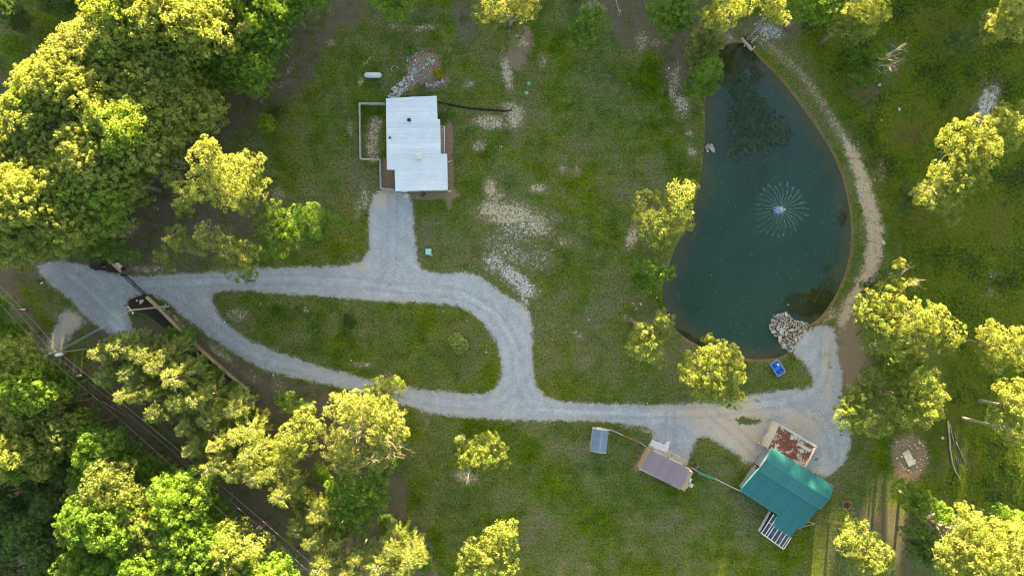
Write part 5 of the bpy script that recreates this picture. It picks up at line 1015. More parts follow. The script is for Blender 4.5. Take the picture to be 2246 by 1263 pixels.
for i, (pts, r, lb) in enumerate([([(2078, 922), (2081, 955), (2083, 985), (2088, 1015), (2094, 1032), (2106, 1050)], .16, 'longest bare pole of the pile of fallen branches, on its left side'), ([(2082, 928), (2088, 955), (2094, 978)], .09, 'forked grey branch at the top of the pile of fallen branches'), ([(2093, 946), (2097, 962), (2095, 966)], .06, 'short crooked branch at the upper right of the fallen pile'),
        ([(2096, 968), (2104, 985), (2112, 1003), (2116, 1010)], .08, 'thin branch slanting down the right side of the fallen pile'), ([(2096, 1002), (2100, 1018)], .05, 'short stick low in the middle of the fallen pile'), ([(2100, 1000), (2105, 1026)], .06, 'short stick low on the right of the fallen pile')]):
    log('fallen_branch', lb, pts, r, DEADWOOD, 'branch').data
log('fallen_log', 'weathered log with an upturned root end near the lower left shore of the pond', [(1382, 697), (1388, 705), (1394, 717)], .22, DEADWOOD)
log('fallen_log', 'long grey log at the edge of the woods under the wires, near its middle', [(400, 1085), (440, 1078), (475, 1062)], .26, PALEBARK)
log('fallen_log', 'bleached log above the lane of wires at the bottom left', [(612, 1185), (605, 1215), (590, 1250)], .2, DEADWOOD)
log('fallen_log', 'thin dark log lying across the lane of the wires', [(225, 880), (262, 903), (278, 912)], .13, BARK)
for k, (a, b) in enumerate([((372, 1000), (388, 1018)), ((398, 1012), (430, 1038)), ((415, 1020), (455, 1048)), ((440, 1010), (458, 1034))]):
    log('fallen_branch', ['short pale stick beside the wires, nearest the middle woods', 'pale stick lying along the lane of wires, second from the top', 'longest pale stick lying along the lane of wires', 'pale stick on the pine side of the lane of wires'][k], [a, ((a[0] + b[0]) / 2, (a[1] + b[1]) / 2 + 1), b], .07, DEADWOOD, 'branch')
log('fallen_log', 'grey plank-like log in the grass right of the rock heap', [(1803, 90), (1812, 82), (1829, 68)], .14, DEADWOOD)

# -- blue pedal boat
def pedal_boat():
    c = at(1704, 806); B = empty('pedal_boat', (c.x, c.y, 0), math.radians(-58), 'bright blue four-seat pedal boat on the grass below the pond', 'boat')
    blue = plain('blue_plastic', (.010, .13, .50), .35, var=.08, spec=.5); dblue = plain('dark_blue_plastic', (.006, .065, .28), .4, var=.08)
    def rr(hx, hy, r, n=5): return [(sx * (hx - r) + r * math.cos(a), sy * (hy - r) + r * math.sin(a)) for sx, sy, a0 in ((1, 1, 0), (-1, 1, 90), (-1, -1, 180), (1, -1, 270)) for a in [math.radians(a0 + 90 * k / n) for k in range(n + 1)]]
    n = 24; lv = [(1.15, .68, .0), (1.28, .80, .25), (1.34, .86, .42), (1.34, .86, .50), (1.22, .74, .50), (1.18, .70, .34)]; vs = []
    for hx, hy, z in lv: vs += [(x, y, z) for x, y in rr(hx, hy, .22 if hx > 1.2 else .16)]
    fs = [(i * n + k, i * n + (k + 1) % n, (i + 1) * n + (k + 1) % n, (i + 1) * n + k) for i in range(len(lv) - 1) for k in range(n)] + [tuple(range(n))[::-1], tuple(range(5 * n, 6 * n))]
    link('hull', MB().add(vs, fs).mesh('hull'), blue, B, False)
    link('gunwale', MB().tube([(x, y, .51) for x, y in rr(1.3, .82, .24)] + [(1.3, .58, .51)], .035, 5).mesh('gunwale'), plain('pale_blue_rim', (.30, .50, .72), .4), B, False)
    link('centre_console', MB().box((0, 0, .44), (.30, 1.36, .22)).mesh('c'), blue, B, False); link('divider', MB().box((.0, 0, .42), (2.3, .12, .17)).mesh('d'), blue, B, False)
    for sx in (-1, 1):
        for sy in (-1, 1):
            s_ = link('seat', MB().lathe((sx * .62, sy * .36, .345), [(.27, 0), (.27, .05), (.19, .03), (.05, .012)], 14).mesh('seat', True), dblue, B, False)
            link('backrest', MB().box((sx * .96, sy * .36, .46), (.1, .48, .22)).mesh('b'), blue, B, False)
    link('white_cushion', MB().box((-.50, .34, .47), (.40, .34, .14)).mesh('w'), M_WHITE, B, False)
pedal_boat()

# -- teal utility box, septic lids, hose
q = at(940.5, 552.5); U = empty('utility_box', (q.x, q.y, 0), 0, 'pale teal square utility cabinet on the lawn right of the drive neck', 'utility box')
g_ = plain('pale_teal_paint', (.24, .50, .50), .5, var=.08); MB().box((q.x, q.y, .35), (.92, .95, .7)).build('cabinet', g_, U); MB().box((q.x, q.y, .725), (1.0, 1.03, .05)).build('lid', g_, U); MB().box((q.x + .35, q.y - .55, .05), (.6, .3, .06)).build('pad', M_CONC, U)
for (px, py, lb) in ((1160, 183.5, 'upper green round septic lid in the lawn'), (1155, 204, 'lower green round septic lid in the lawn')):
    q = at(px, py); L_ = empty('septic_lid', (q.x, q.y, 0), 0, lb, 'lid'); gm = plain('green_plastic', (.06, .34, .22), .5); MB().lathe((q.x, q.y, -.02), [(.34, 0), (.34, .10), (.29, .12), (.05, .13)], 18).build('cover', gm, L_); MB().box((q.x, q.y, .13), (.25, .05, .05)).build('handle', M_WHITE, L_)
def hose(name, label, pts, r, mat, cat): return tag(MB().tube([(p.x, p.y, r) for p in atl(smooth_poly(pts, 2, False))], r, 6).build(name, mat, None, True), label, cat)
hose('drain_pipe', 'black corrugated drain pipe running right from the upper corner of the white-roofed house', [(961, 224), (985, 229), (1010, 234), (1040, 239), (1075, 241), (1100, 243), (1118, 244), (1123, 240)], .11, plain('black_pipe', (.008, .009, .01), .6), 'pipe')
hose('ditch_stain', 'dark hose on the lawn just below the black drain pipe', [(985, 231), (1030, 240), (1080, 244), (1110, 246)], .05, plain('black_pipe', (.008, .009, .01), .6), 'hose')

# -- grey shed
def shed():
    z0, zr = 2.3, 2.9; C = [at(x, y, z0) for x, y in ((1301, 939.5), (1335, 943), (1329.5, 993), (1295, 988.5))]; c = (C[0] + C[2]) / 2; S = empty('garden_shed', (c.x, c.y, 0), 0, 'small shed with a blue-grey ribbed gable roof below the drive', 'shed')
    r0 = at(1321, 940, zr); r1 = at(1313.5, 993.5, zr)
    r0 = C[0].lerp(C[1], .54); r1 = C[3].lerp(C[2], .54); r0.z = r1.z = zr; 
    W_ = [C[0], r0, r1, C[3]]; E_ = [r0, C[1], C[2], r1]; al = (C[1] - C[0]); along = (al.x, al.y)
    panel_roof(S, [(p.x, p.y) for p in W_], plane_z(C[0], r0, C[3]), along, .7, M_BLUEGREY, ribs=3); panel_roof(S, [(p.x, p.y) for p in E_], plane_z(r0, C[1], C[2]), along, .7, M_BLUEGREY, ribs=3)
    MB().beam((r0.x, r0.y, zr + .02), (r1.x, r1.y, zr + .02), .2, .05).build('ridge_cap', M_BLUEGREY, S)
    wp = inset([(p.x, p.y) for p in C], .15); pw, pe = plane_z(C[0], r0, C[3]), plane_z(r0, C[1], C[2])
    MB().prism(wp, 0, z0 - .06).build('wall', M_CREAM, S)
    for a, b in ((C[0], r0), (r0, C[1]), (C[3], r1), (r1, C[2])): edge_trim(S, a - Vector((0, 0, .05)), b - Vector((0, 0, .05)), M_WHITE, 'barge_board', .07, .12)
    MB().prism([wp[0], ((wp[0][0] + wp[1][0]) / 2 + .1, (wp[0][1] + wp[1][1]) / 2), wp[1]], z0 - .06, z0 - .02).build('gable', M_CREAM, S)
    opening(S, 'door', wp[0], wp[1], .5, .9, .05, 1.9, (0, 1), M_WHITE, M_WHITE)
shed()
M_RUSTRAIL = plain('rusty_rail', (.26, .11, .05), .85, var=.3)
rail_fence('link_fence', 'pipe rail fence from the small grey shed to the mauve-roofed garage, its middle length rusty', [(1304, 938), (1340, 941), (1364, 952), (1402, 968), (1421, 981)], 1.1, 3, M_RAIL, M_RAIL, 2.2, .09, .09, mats=[M_RAIL, M_RAIL, M_RUSTRAIL, M_RAIL])
rail_fence('link_fence', 'rail fence with a green length from the mauve-roofed garage to the teal-roofed barn', [(1513, 1022), (1527, 1030), (1564, 1046), (1596, 1062), (1622, 1074)], 1.1, 3, M_RAIL, M_RAIL, 2.2, .09, .11, mats=[M_RAIL, plain('green_rail', (.05, .22, .12), .6), M_RAIL, M_RAIL])
tag(MB().box(at(1548, 1042, 1.05), (2.9, .42, .05), -.38).build('green_awning_strip', plain('green_rail', (.05, .22, .12)), None), 'green plastic strip on the fence beside the mauve-roofed garage', 'plastic strip')

# -- mauve garage
def garage():
    px = [(1427, 986), (1513.5, 1028.5), (1492, 1073), (1405, 1027)]; zl, zh = 2.9, 3.7
    C = [at(px[0][0], px[0][1], zh), at(px[1][0], px[1][1], zh), at(px[2][0], px[2][1], zl), at(px[3][0], px[3][1], zl)]; c = (C[0] + C[2]) / 2; G = empty('garage', (c.x, c.y, 0), 0, 'garage with a mauve ribbed roof and tan walls in the middle of the lower lawn', 'garage')
    zf = plane_z(C[0], C[1], C[2]); panel_roof(G, [(p.x, p.y) for p in C], zf, ((C[3] - C[0]).x, (C[3] - C[0]).y), .9, M_MAUVE, ribs=4)
    W_ = [at(1422, 981.5, 0), at(1509, 1024, 0), at(1493, 1066, 0), at(1401, 1023, 0)]; wp = [(p.x, p.y) for p in W_]; MB().prism(wp, 0, lambda x, y: min(zf(x, y), 3.6) - .08).build('wall', M_TAN, G)
    for a, b in ((0, 1), (1, 2), (2, 3), (3, 0)): edge_trim(G, C[a] - Vector((0, 0, .09)), C[b] - Vector((0, 0, .09)), M_TAN if (a, b) != (2, 3) else M_WHITE, 'fascia', .08, .14)
    o_ = (W_[0] - W_[3]); 
    for t in (.28, .68):
        opening(G, 'door', wp[0], wp[1], t, 2.5, .02, 2.3, (o_.x, o_.y), M_WHITE, M_WHITE)
    d = (W_[3] - W_[0]).normalized(); l = Vector((-d.y, d.x, 0)); k = -1
    q0, q1 = W_[3] , W_[0]; side = (W_[0] - W_[1]).normalized() * .38
    MB().prism([(q0.x, q0.y), (q1.x, q1.y), ((q1 + side).x, (q1 + side).y), ((q0 + side).x, (q0 + side).y)], 0, 2.55).build('side_store', M_TAN, G)
    MB().prism([((q0 + side * 1.1).x, (q0 + side * 1.1).y), (q0.x, q0.y), (q1.x, q1.y), ((q1 + side * 1.1).x, (q1 + side * 1.1).y)], 2.55, 2.6).build('side_store_roof', plain('tan_roof', (.55, .39, .25), .7), G)
    A = [at(*p) for p in ((1430, 963), (1509, 1010.5), (1507, 1022), (1422, 980))]; ap = MB().prism([(p.x, p.y) for p in A], 0, .06).build('concrete_apron', M_CONC, None); tag(ap, 'cream concrete apron along the upper side of the mauve-roofed garage', kind='structure')
    for i in range(5):
        a = A[0].lerp(A[1], (i + .5) / 5); b = A[3].lerp(A[2], (i + .5) / 5)
    # things stacked at the right end of the garage
    T = [('white_table', (1509, 1048), (.8, .6, .9), 'white folded table against the right end of the mauve-roofed garage, upper of the pale things'), ('white_cooler', (1514, 1062), (.65, .55, .5), 'white box at the right end of the mauve-roofed garage, lowest on the right'), ('grey_crate', (1503, 1064), (.6, .5, .45), 'grey crate at the right end of the mauve-roofed garage, beside the white box')]
    for nm, p, sz, lb in T:
        q = at(*p); E = empty(nm, (q.x, q.y, 0), -.5, lb, 'table' if 'table' in nm else 'box'); link('body', MB().box((0, 0, sz[2] / 2), sz).mesh('body'), M_WHITE if 'white' in nm else M_GREY, E, False); link('lid', MB().box((0, 0, sz[2] + .03), (sz[0] + .06, sz[1] + .06, .05)).mesh('lid'), M_WHITE, E, False)
    R_ = empty('slat_rack', at(1506, 1056), 0, 'rack of white and red slats at the right end of the mauve-roofed garage', 'rack'); R_.location.z = 0
    for i in range(6):
        a, b = at(1501 + i * .4, 1050 + i * 2.2), at(1512 + i * .4, 1054 + i * 2.2); MB().beam((a.x, a.y, .9), (b.x, b.y, .9), .09, .05).build('slat', M_WHITE if i % 2 else plain('red_slat', (.35, .06, .04), .7), R_)
    for p in ((1503, 1051), (1513, 1066)): q = at(*p); MB().box((q.x, q.y, .45), (.08, .08, .88)).build('post', M_WOOD, R_)
garage()
tag(sheet('spilled_lime', lambda P, Q: np.maximum(sdist(P, Q, [(1423, 975), (1430, 963), (1446, 969), (1456, 974), (1463, 966), (1468, 966), (1468, 982), (1464, 991), (1450, 988)]), sdist(P, Q, [(1460, 974), (1466, 962), (1470, 970), (1468, 980)])), edge_mat('white_lime', lambda s: (s.ramp(s.noise(3, 4), [(.3, (.50, .50, .52)), (.7, (.66, .66, .68))]), s.noise(6)), amp=.5, soft=.1, big=.3), .075, 'white powder spilled on the gravel in front of the mauve-roofed garage', margin=.6, bbox=(1400, 940, 1490, 1010)), kind='structure')
tree('weedy_shrub', 'brown dried bush at the right end of the mauve-roofed garage', [(1518, 1014, 7, .5), (1524, 1018, 5, .4)], 'olive', size=.12, puff=.22, per=26, trunk_r=.02, cat='shrub')

# -- teal barn
def barn():
    zr, ze, zt, zb = 4.9, 3.9, 3.55, 2.4
    R0, R1 = at(1680.3, 1009, zr), at(1819.7, 1094, zr); N0, N1 = at(1693, 981.5, ze), at(1829.5, 1066, ze); S0, S1 = at(1662.6, 1030.5, ze), at(1799.4, 1116.2, ze)
    c = (R0 + R1) / 2; B = empty('barn', (c.x, c.y, 0), 0, 'large barn with a two-level teal ribbed roof in the lower right', 'barn')
    u = (R1 - R0).normalized(); v = Vector((-u.y, u.x, 0))
    # square the gable up in the world
    def rect(p, q, r, s_): return [(p.x, p.y), (q.x, q.y), (r.x, r.y), (s_.x, s_.y)]
    panel_roof(B, rect(R0, N0, N1, R1), plane_z(R0, R1, N0), (v.x, v.y), .9, M_TEAL, ribs=4); panel_roof(B, rect(R0, S0, S1, R1), plane_z(R0, R1, S0), (v.x, v.y), .9, M_TEAL, ribs=4)
    MB().beam((R0.x, R0.y, zr + .03), (R1.x, R1.y, zr + .03), .3, .06).build('ridge_cap', M_TEAL, B)
    low = [(1661, 1031.5), (1793.5, 1114.5), (1772.3, 1143.3), (1755, 1160.8), (1748.7, 1156), (1733.5, 1179.5), (1693, 1153.4), (1706.9, 1129.3), (1622.8, 1075.6)]
    T0, T1, Bq = at(1661, 1030, zt), at(1796, 1114, zt), at(1622.8, 1075.6, zb); zf0 = plane_z(T0, T1, Bq)
    zf = lambda x, y: max(1.9, zf0(x, y))
    def fit(p):
        z = 3.5
        for _ in range(8): q = at(p[0], p[1], z); z = zf(q.x, q.y)
        return (q.x, q.y)
    lp = [fit(p) for p in low]; ext = 0.45; lp[0] = (lp[0][0] + v.x * ext, lp[0][1] + v.y * ext); lp[1] = (lp[1][0] + v.x * ext, lp[1][1] + v.y * ext)
    panel_roof(B, lp, zf, (v.x, v.y), .9, M_TEAL, ribs=4)
    uw = inset(rect(N0, N1, S1, S0), .6); zz = lambda x, y: min(plane_z(R0, R1, N0)(x, y), plane_z(R0, R1, S0)(x, y)) - .08
    MB().prism(uw, 0, ze - .12).build('wall', M_GREYWALL, B)
    for a, b, r in ((N0, S0, R0), (N1, S1, R1)):
        d_ = (c - r); d_.z = 0; d_ = d_.normalized() * .6; a2, b2, r2 = a + d_ + (b - a) * .05, b + d_ - (b - a) * .05, r + d_; k2 = d_.normalized() * .1
        zc = ze - .12
        MB().add([(a2.x, a2.y, zc), (b2.x, b2.y, zc), (r2.x, r2.y, zr - .12), (a2.x + k2.x, a2.y + k2.y, zc), (b2.x + k2.x, b2.y + k2.y, zc), (r2.x + k2.x, r2.y + k2.y, zr - .12)], [(0, 1, 2), (5, 4, 3), (0, 3, 4, 1), (1, 4, 5, 2), (2, 5, 3, 0)]).build('gable_wall', M_GREYWALL, B)
    MB().prism(inset(lp, .45), 0, lambda x, y: zf(x, y) - .12).build('lower_wall', M_GREYWALL, B)
    for a, b in ((N0, N1), (N1, R1), (R1, S1), (S1, S0), (S0, R0), (R0, N0)): edge_trim(B, a - Vector((0, 0, .1)), b - Vector((0, 0, .1)), M_TEALTRIM, 'fascia', .07, .12)
    for i in range(1, len(lp)):
        a, b = lp[i], lp[(i + 1) % len(lp)]; edge_trim(B, (a[0], a[1], zf(*a) - .1), (b[0], b[1], zf(*b) - .1), M_TEALTRIM, 'fascia', .07, .12)
    wl = inset(lp, .45); o2 = (-v.x, -v.y)
    for t in (.25, .6): opening(B, 'window', wl[8], wl[7], t, 1.2, .8, 1.0, o2, M_WHITE, M_GLASS)
    # board walk beside the left gable
    P4 = [at(*p) for p in ((1655.5, 1018.5), (1665, 1025), (1627, 1073), (1622.5, 1076))]; K = 9
    wk = empty('board_walk', P4[0], 0, 'cream boarded walk along the left end of the teal-roofed barn', 'walkway'); wk.location.z = 0
    for i in range(K):
        a, b = P4[0].lerp(P4[3], i / K), P4[0].lerp(P4[3], (i + .95) / K); d2, e2 = P4[1].lerp(P4[2], i / K), P4[1].lerp(P4[2], (i + .95) / K)
        MB().prism([(a.x, a.y), (b.x, b.y), (e2.x, e2.y), (d2.x, d2.y)], .0, .3 + RND.uniform(0, .01)).build('board', M_CREAM, wk)
    # pale sticks leaning at the right corner
    for p, q, lb in (((1760, 1155), (1787, 1148), 'pale pole leaning out from the right corner of the teal-roofed barn, lower one'), ((1771, 1143), (1786, 1147), 'pale pole leaning out from the right corner of the teal-roofed barn, upper one')):
        a, b = at(p[0], p[1], 1.0), at(q[0], q[1], .1); tag(MB().beam(a, b, .1, .1).build('leaning_pole', M_CREAM, None), lb, 'pole')
    return B
M_TEALTRIM = plain('teal_trim', (.10, .30, .28), .5, var=.1); barn()
def greenhouse():
    z1, z0 = 2.1, 1.6; A = at(1697, 1127, z1); Bp = at(1670, 1168.5, z0); Cp = at(1718.5, 1203.5, z0); D = at(1733, 1180, z1 - .15)
    c = (Bp + Cp) / 2; G = empty('glass_lean_to', (c.x, c.y, 0), 0, 'white framed glass lean-to on the lower end of the teal-roofed barn', 'greenhouse'); u = (Cp - Bp); d = (A - Bp); d2 = (D - Cp)
    W_ = plain('white_frame', (.46, .42, .41), .6, var=.1)
    ts = [0, .15, .25, .43, .61, .78, .92, 1.0]; 
    def topat(t): 
        if t < .27: return Bp.lerp(Cp, t) + d * (1.0 if t < .2 else .98)
        return Bp.lerp(Cp, t) + d * .62
    for t in ts:
        b_ = Bp.lerp(Cp, t); e_ = topat(t); MB().beam(b_ + Vector((0, 0, .04)), e_ + Vector((0, 0, .04)), .14, .1).build('rafter', W_, G)
        MB().box((b_.x, b_.y, b_.z / 2 - .05), (.1, .1, b_.z - .1)).build('post', W_, G)
    MB().beam(Bp, Cp, .2, .16).build('front_beam', W_, G); q = Bp + d * .58; q2 = Bp.lerp(Cp, .16) + d * .58; MB().beam(q, q2, .1, .08).build('cross_bar', W_, G)
    sg = Sh('roof_glass'); gl = sg.out(sg.mixsh(.42, sg.transp(), sg.pr((.05, .06, .09), .06, 0, None, .6)))
    for i in range(len(ts) - 1):
        b0, b1 = Bp.lerp(Cp, ts[i] + .008), Bp.lerp(Cp, ts[i + 1] - .008); e0, e1 = topat(ts[i]) , topat(ts[i + 1]);
        e0 = b0 + (e0 - Bp.lerp(Cp, ts[i])); e1 = b1 + (e0 - b0)
        MB().add([(p.x, p.y, p.z + o) for o in (-.0, .02) for p in (b0, b1, e1, e0)], [(3, 2, 1, 0), (4, 5, 6, 7), (0, 1, 5, 4), (1, 2, 6, 5), (2, 3, 7, 6), (3, 0, 4, 7)]).build('pane', gl, G)
    fl = [Bp, Cp, Cp + d * .6, Bp + d]; MB().prism([(p.x, p.y) for p in fl], 0, .08).build('floor', plain('plank_floor', (.15, .12, .10), .8), G)
    L0 = inset([(Bp.x, Bp.y), (A.x, A.y), (A.x + .1, A.y + .1), (Bp.x + .1, Bp.y + .1)], 0); MB().beam((Bp.x, Bp.y, .45), (A.x, A.y, .45), .06, .8).build('side_knee_wall', W_, G); MB().add([(Bp.x, Bp.y, .9), (A.x, A.y, .9), (A.x, A.y, A.z - .1), (Bp.x, Bp.y, Bp.z - .1), (Bp.x + .03, Bp.y, .9), (A.x + .03, A.y, .9), (A.x + .03, A.y, A.z - .1), (Bp.x + .03, Bp.y, Bp.z - .1)], [(0, 1, 2, 3), (7, 6, 5, 4), (0, 4, 5, 1), (1, 5, 6, 2), (2, 6, 7, 3), (3, 7, 4, 0)]).build('side_pane', M_GLASS, G)
    for i in range(7):
        a, b = Bp.lerp(Cp, i / 7), Bp.lerp(Cp, (i + .97) / 7); MB().beam((a.x, a.y, .45), (b.x, b.y, .45), .06, .8).build('knee_wall_panel', W_, G)
    for t, k_, sz, m in ((.5, .3, (1.1, .7, .5), plain('grey_cushion', (.30, .28, .28), .8)), (.7, .3, (.8, .9, .4), plain('navy_cushion', (.04, .05, .14), .8)), (.34, .3, (1.0, 1.3, .45), plain('navy_cushion', (.04, .05, .14), .8)), (.68, .08, (.9, .35, .3), plain('red_mat', (.35, .09, .07), .8))):
        p = Bp.lerp(Cp, t) + d * k_; MB().box((p.x, p.y, .1 + sz[2] / 2), sz, math.atan2(u.y, u.x)).build('bench', m, G)
greenhouse()

# -- rusty roofed trailer
def rust_mat():
    s = Sh('rusted_roof'); n = s.ma('ADD', s.ma('MULTIPLY', s.noise(.45, 4, .6), .5), s.ma('MULTIPLY', s.noise(1.6, 5, .75, dist=.4), .5))
    rust = s.ramp(s.noise(3, 4, .8), [(.3, (.10, .035, .028)), (.6, (.17, .065, .050)), (.8, (.25, .12, .09))]); wh = s.ramp(s.noise(4, 3), [(.3, (.36, .30, .24)), (.7, (.50, .47, .42))])
    c = s.mix(s.mp(n, .525, .545, 0, 1), rust, wh); return s.out(s.pr(c, .8, 0, None, .2))
def rusty():
    z = 2.2; Cn = [at(1709.5, 930.5, z), at(1789.5, 978.5, z), at(1766.5, 1023, z), at(1683, 983.5, z)]; c = (Cn[0] + Cn[2]) / 2; T = empty('trailer', (c.x, c.y, 0), 0, 'long trailer with a flat rust-red roof flaking to white, above the teal-roofed barn', 'trailer')
    m = rust_mat(); zf = plane_z(Cn[0], Cn[1], Cn[2]); d = Cn[3] - Cn[0]; panel_roof(T, [(p.x, p.y) for p in Cn], zf, (d.x, d.y), 1.1, m, ribs=1, rib=.02)
    MB().prism(inset([(p.x, p.y) for p in Cn], .12), .45, z - .06).build('wall', M_WHITE, T)
    for i in range(4): a, b = Cn[i], Cn[(i + 1) % 4]; MB().beam(a + Vector((0, 0, .0)), b + Vector((0, 0, .0)), .42 if i == 0 else .3 if i == 1 else .12, .09).build('roof_edge', plain('flaking_white', (.44, .41, .37), .7, var=.25), T)
    q = Cn[1].lerp(Cn[2], .3) + (Cn[0] - Cn[1]) * .25; MB().box((q.x, q.y, z + .06), (2.6, .55, .07), math.atan2((Cn[1] - Cn[0]).y, (Cn[1] - Cn[0]).x)).build('patch_panel', plain('grey_patch', (.36, .33, .28), .7, var=.2), T)
    for t in (.3, .5, .7):
        for k in (0, 1): a = (Cn[0].lerp(Cn[1], t) if k == 0 else Cn[3].lerp(Cn[2], t)); a = a.lerp(c, .1); MB().tube([(a.x, a.y - .12, .4), (a.x, a.y + .12, .4)], .4, 12).build('wheel', M_DARK, T)
    # sagging tan canopy at the left end
    E = [at(1696, 921.5, 2.1), at(1710, 929.5, 2.3), at(1685, 983, 2.2), at(1668.5, 974.5, 2.0)]; A = empty('canvas_canopy', E[0], 0, 'sagging cream canvas canopy over the left end of the rusty-roofed trailer', 'canopy'); A.location.z = 0
    n = 9; m2 = 5; vs = []
    for i in range(n):
        for j in range(m2):
            t, s_ = i / (n - 1), j / (m2 - 1); p = E[0].lerp(E[3], t).lerp(E[1].lerp(E[2], t), s_); sag = -.25 * math.sin(math.pi * s_) * (.5 + .5 * math.sin(t * 9)); off = Vector((-.18, .05, 0)) * (math.sin(t * 11) if s_ == 0 else 0); vs.append((p.x + off.x, p.y + off.y, p.z + sag))
    fs = [(i * m2 + j, i * m2 + j + 1, (i + 1) * m2 + j + 1, (i + 1) * m2 + j) for i in range(n - 1) for j in range(m2 - 1)]
    nb = len(vs); vs2 = [(x, y, zz_ - .03) for x, y, zz_ in vs]; fs2 = [tuple(nb + k for k in f[::-1]) for f in fs]
    link('canvas', MB().add(vs + vs2, fs + fs2).mesh('canvas', True), plain('cream_canvas', (.46, .37, .28), .9, var=.15), A)
    for e in (E[0], E[3]): MB().box((e.x, e.y, e.z / 2), (.08, .08, e.z)).build('post', M_GREY, A)
    q = at(1665, 972, .3); tag(MB().tube([(q.x - .3, q.y, .3), (q.x, q.y, .3)], .3, 12).build('spare_wheel', M_GREY, None), 'grey wheel lying by the lower left corner of the cream canopy', 'wheel')
rusty()

# -- tan board wall, gate, posts
def board_wall():
    pts = smooth_poly([(321, 651), (340, 668), (368, 696), (400, 730), (440, 766), (490, 812), (543, 855)], 2, False); tot = 0; L = [0]
    for i in range(len(pts) - 1): tot += math.hypot(pts[i + 1][0] - pts[i][0], pts[i + 1][1] - pts[i][1]); L.append(tot)
    def p_at(d): k = max(0, min(len(pts) - 2, int(np.searchsorted(L, d)) - 1)); t = (d - L[k]) / (L[k + 1] - L[k]); return (pts[k][0] + (pts[k + 1][0] - pts[k][0]) * t, pts[k][1] + (pts[k + 1][1] - pts[k][1]) * t)
    c = at(*p_at(0)); W_ = empty('board_wall', (c.x, c.y, 0), 0, 'long tan timber wall capped with flat boards, slanting down from the black gate', 'wall'); n = 13; H = 1.15
    cap = plain('tan_cap_board', (.44, .29, .175), .8, var=.22, scale=3); sideb = plain('brown_side_board', (.16, .11, .075), .85, var=.25)
    for i in range(n):
        a, b = at(*p_at(tot * i / n), H), at(*p_at(tot * (i + 1) / n), H); d = (b - a).normalized(); b2 = b - d * .04
        MB().beam((a.x, a.y, H), (b2.x, b2.y, H), .58 - .012 * i, .06).build('cap_board', cap, W_)
        for r in range(5): MB().beam((a.x, a.y, .1 + r * .21), (b2.x, b2.y, .1 + r * .21), .07, .2).build('side_board', sideb, W_)
        MB().box((a.x, a.y, H / 2 - .02), (.15, .15, H), math.atan2(d.y, d.x)).build('post', sideb, W_)
    a = at(543, 855, .5); b = at(598, 822, .3); tag(MB().beam(a, b, .07, .05).build('rope_barrier', M_DARK, None), 'thin dark rail from the foot of the tan board wall towards the drive', 'rail')
    q = at(600, 822); rock(None, q.x, q.y, .15, .3, M_RIP, 'boulder', 1, None, 'white marker stone at the edge of the lower arm of the drive', 'rock')
board_wall()
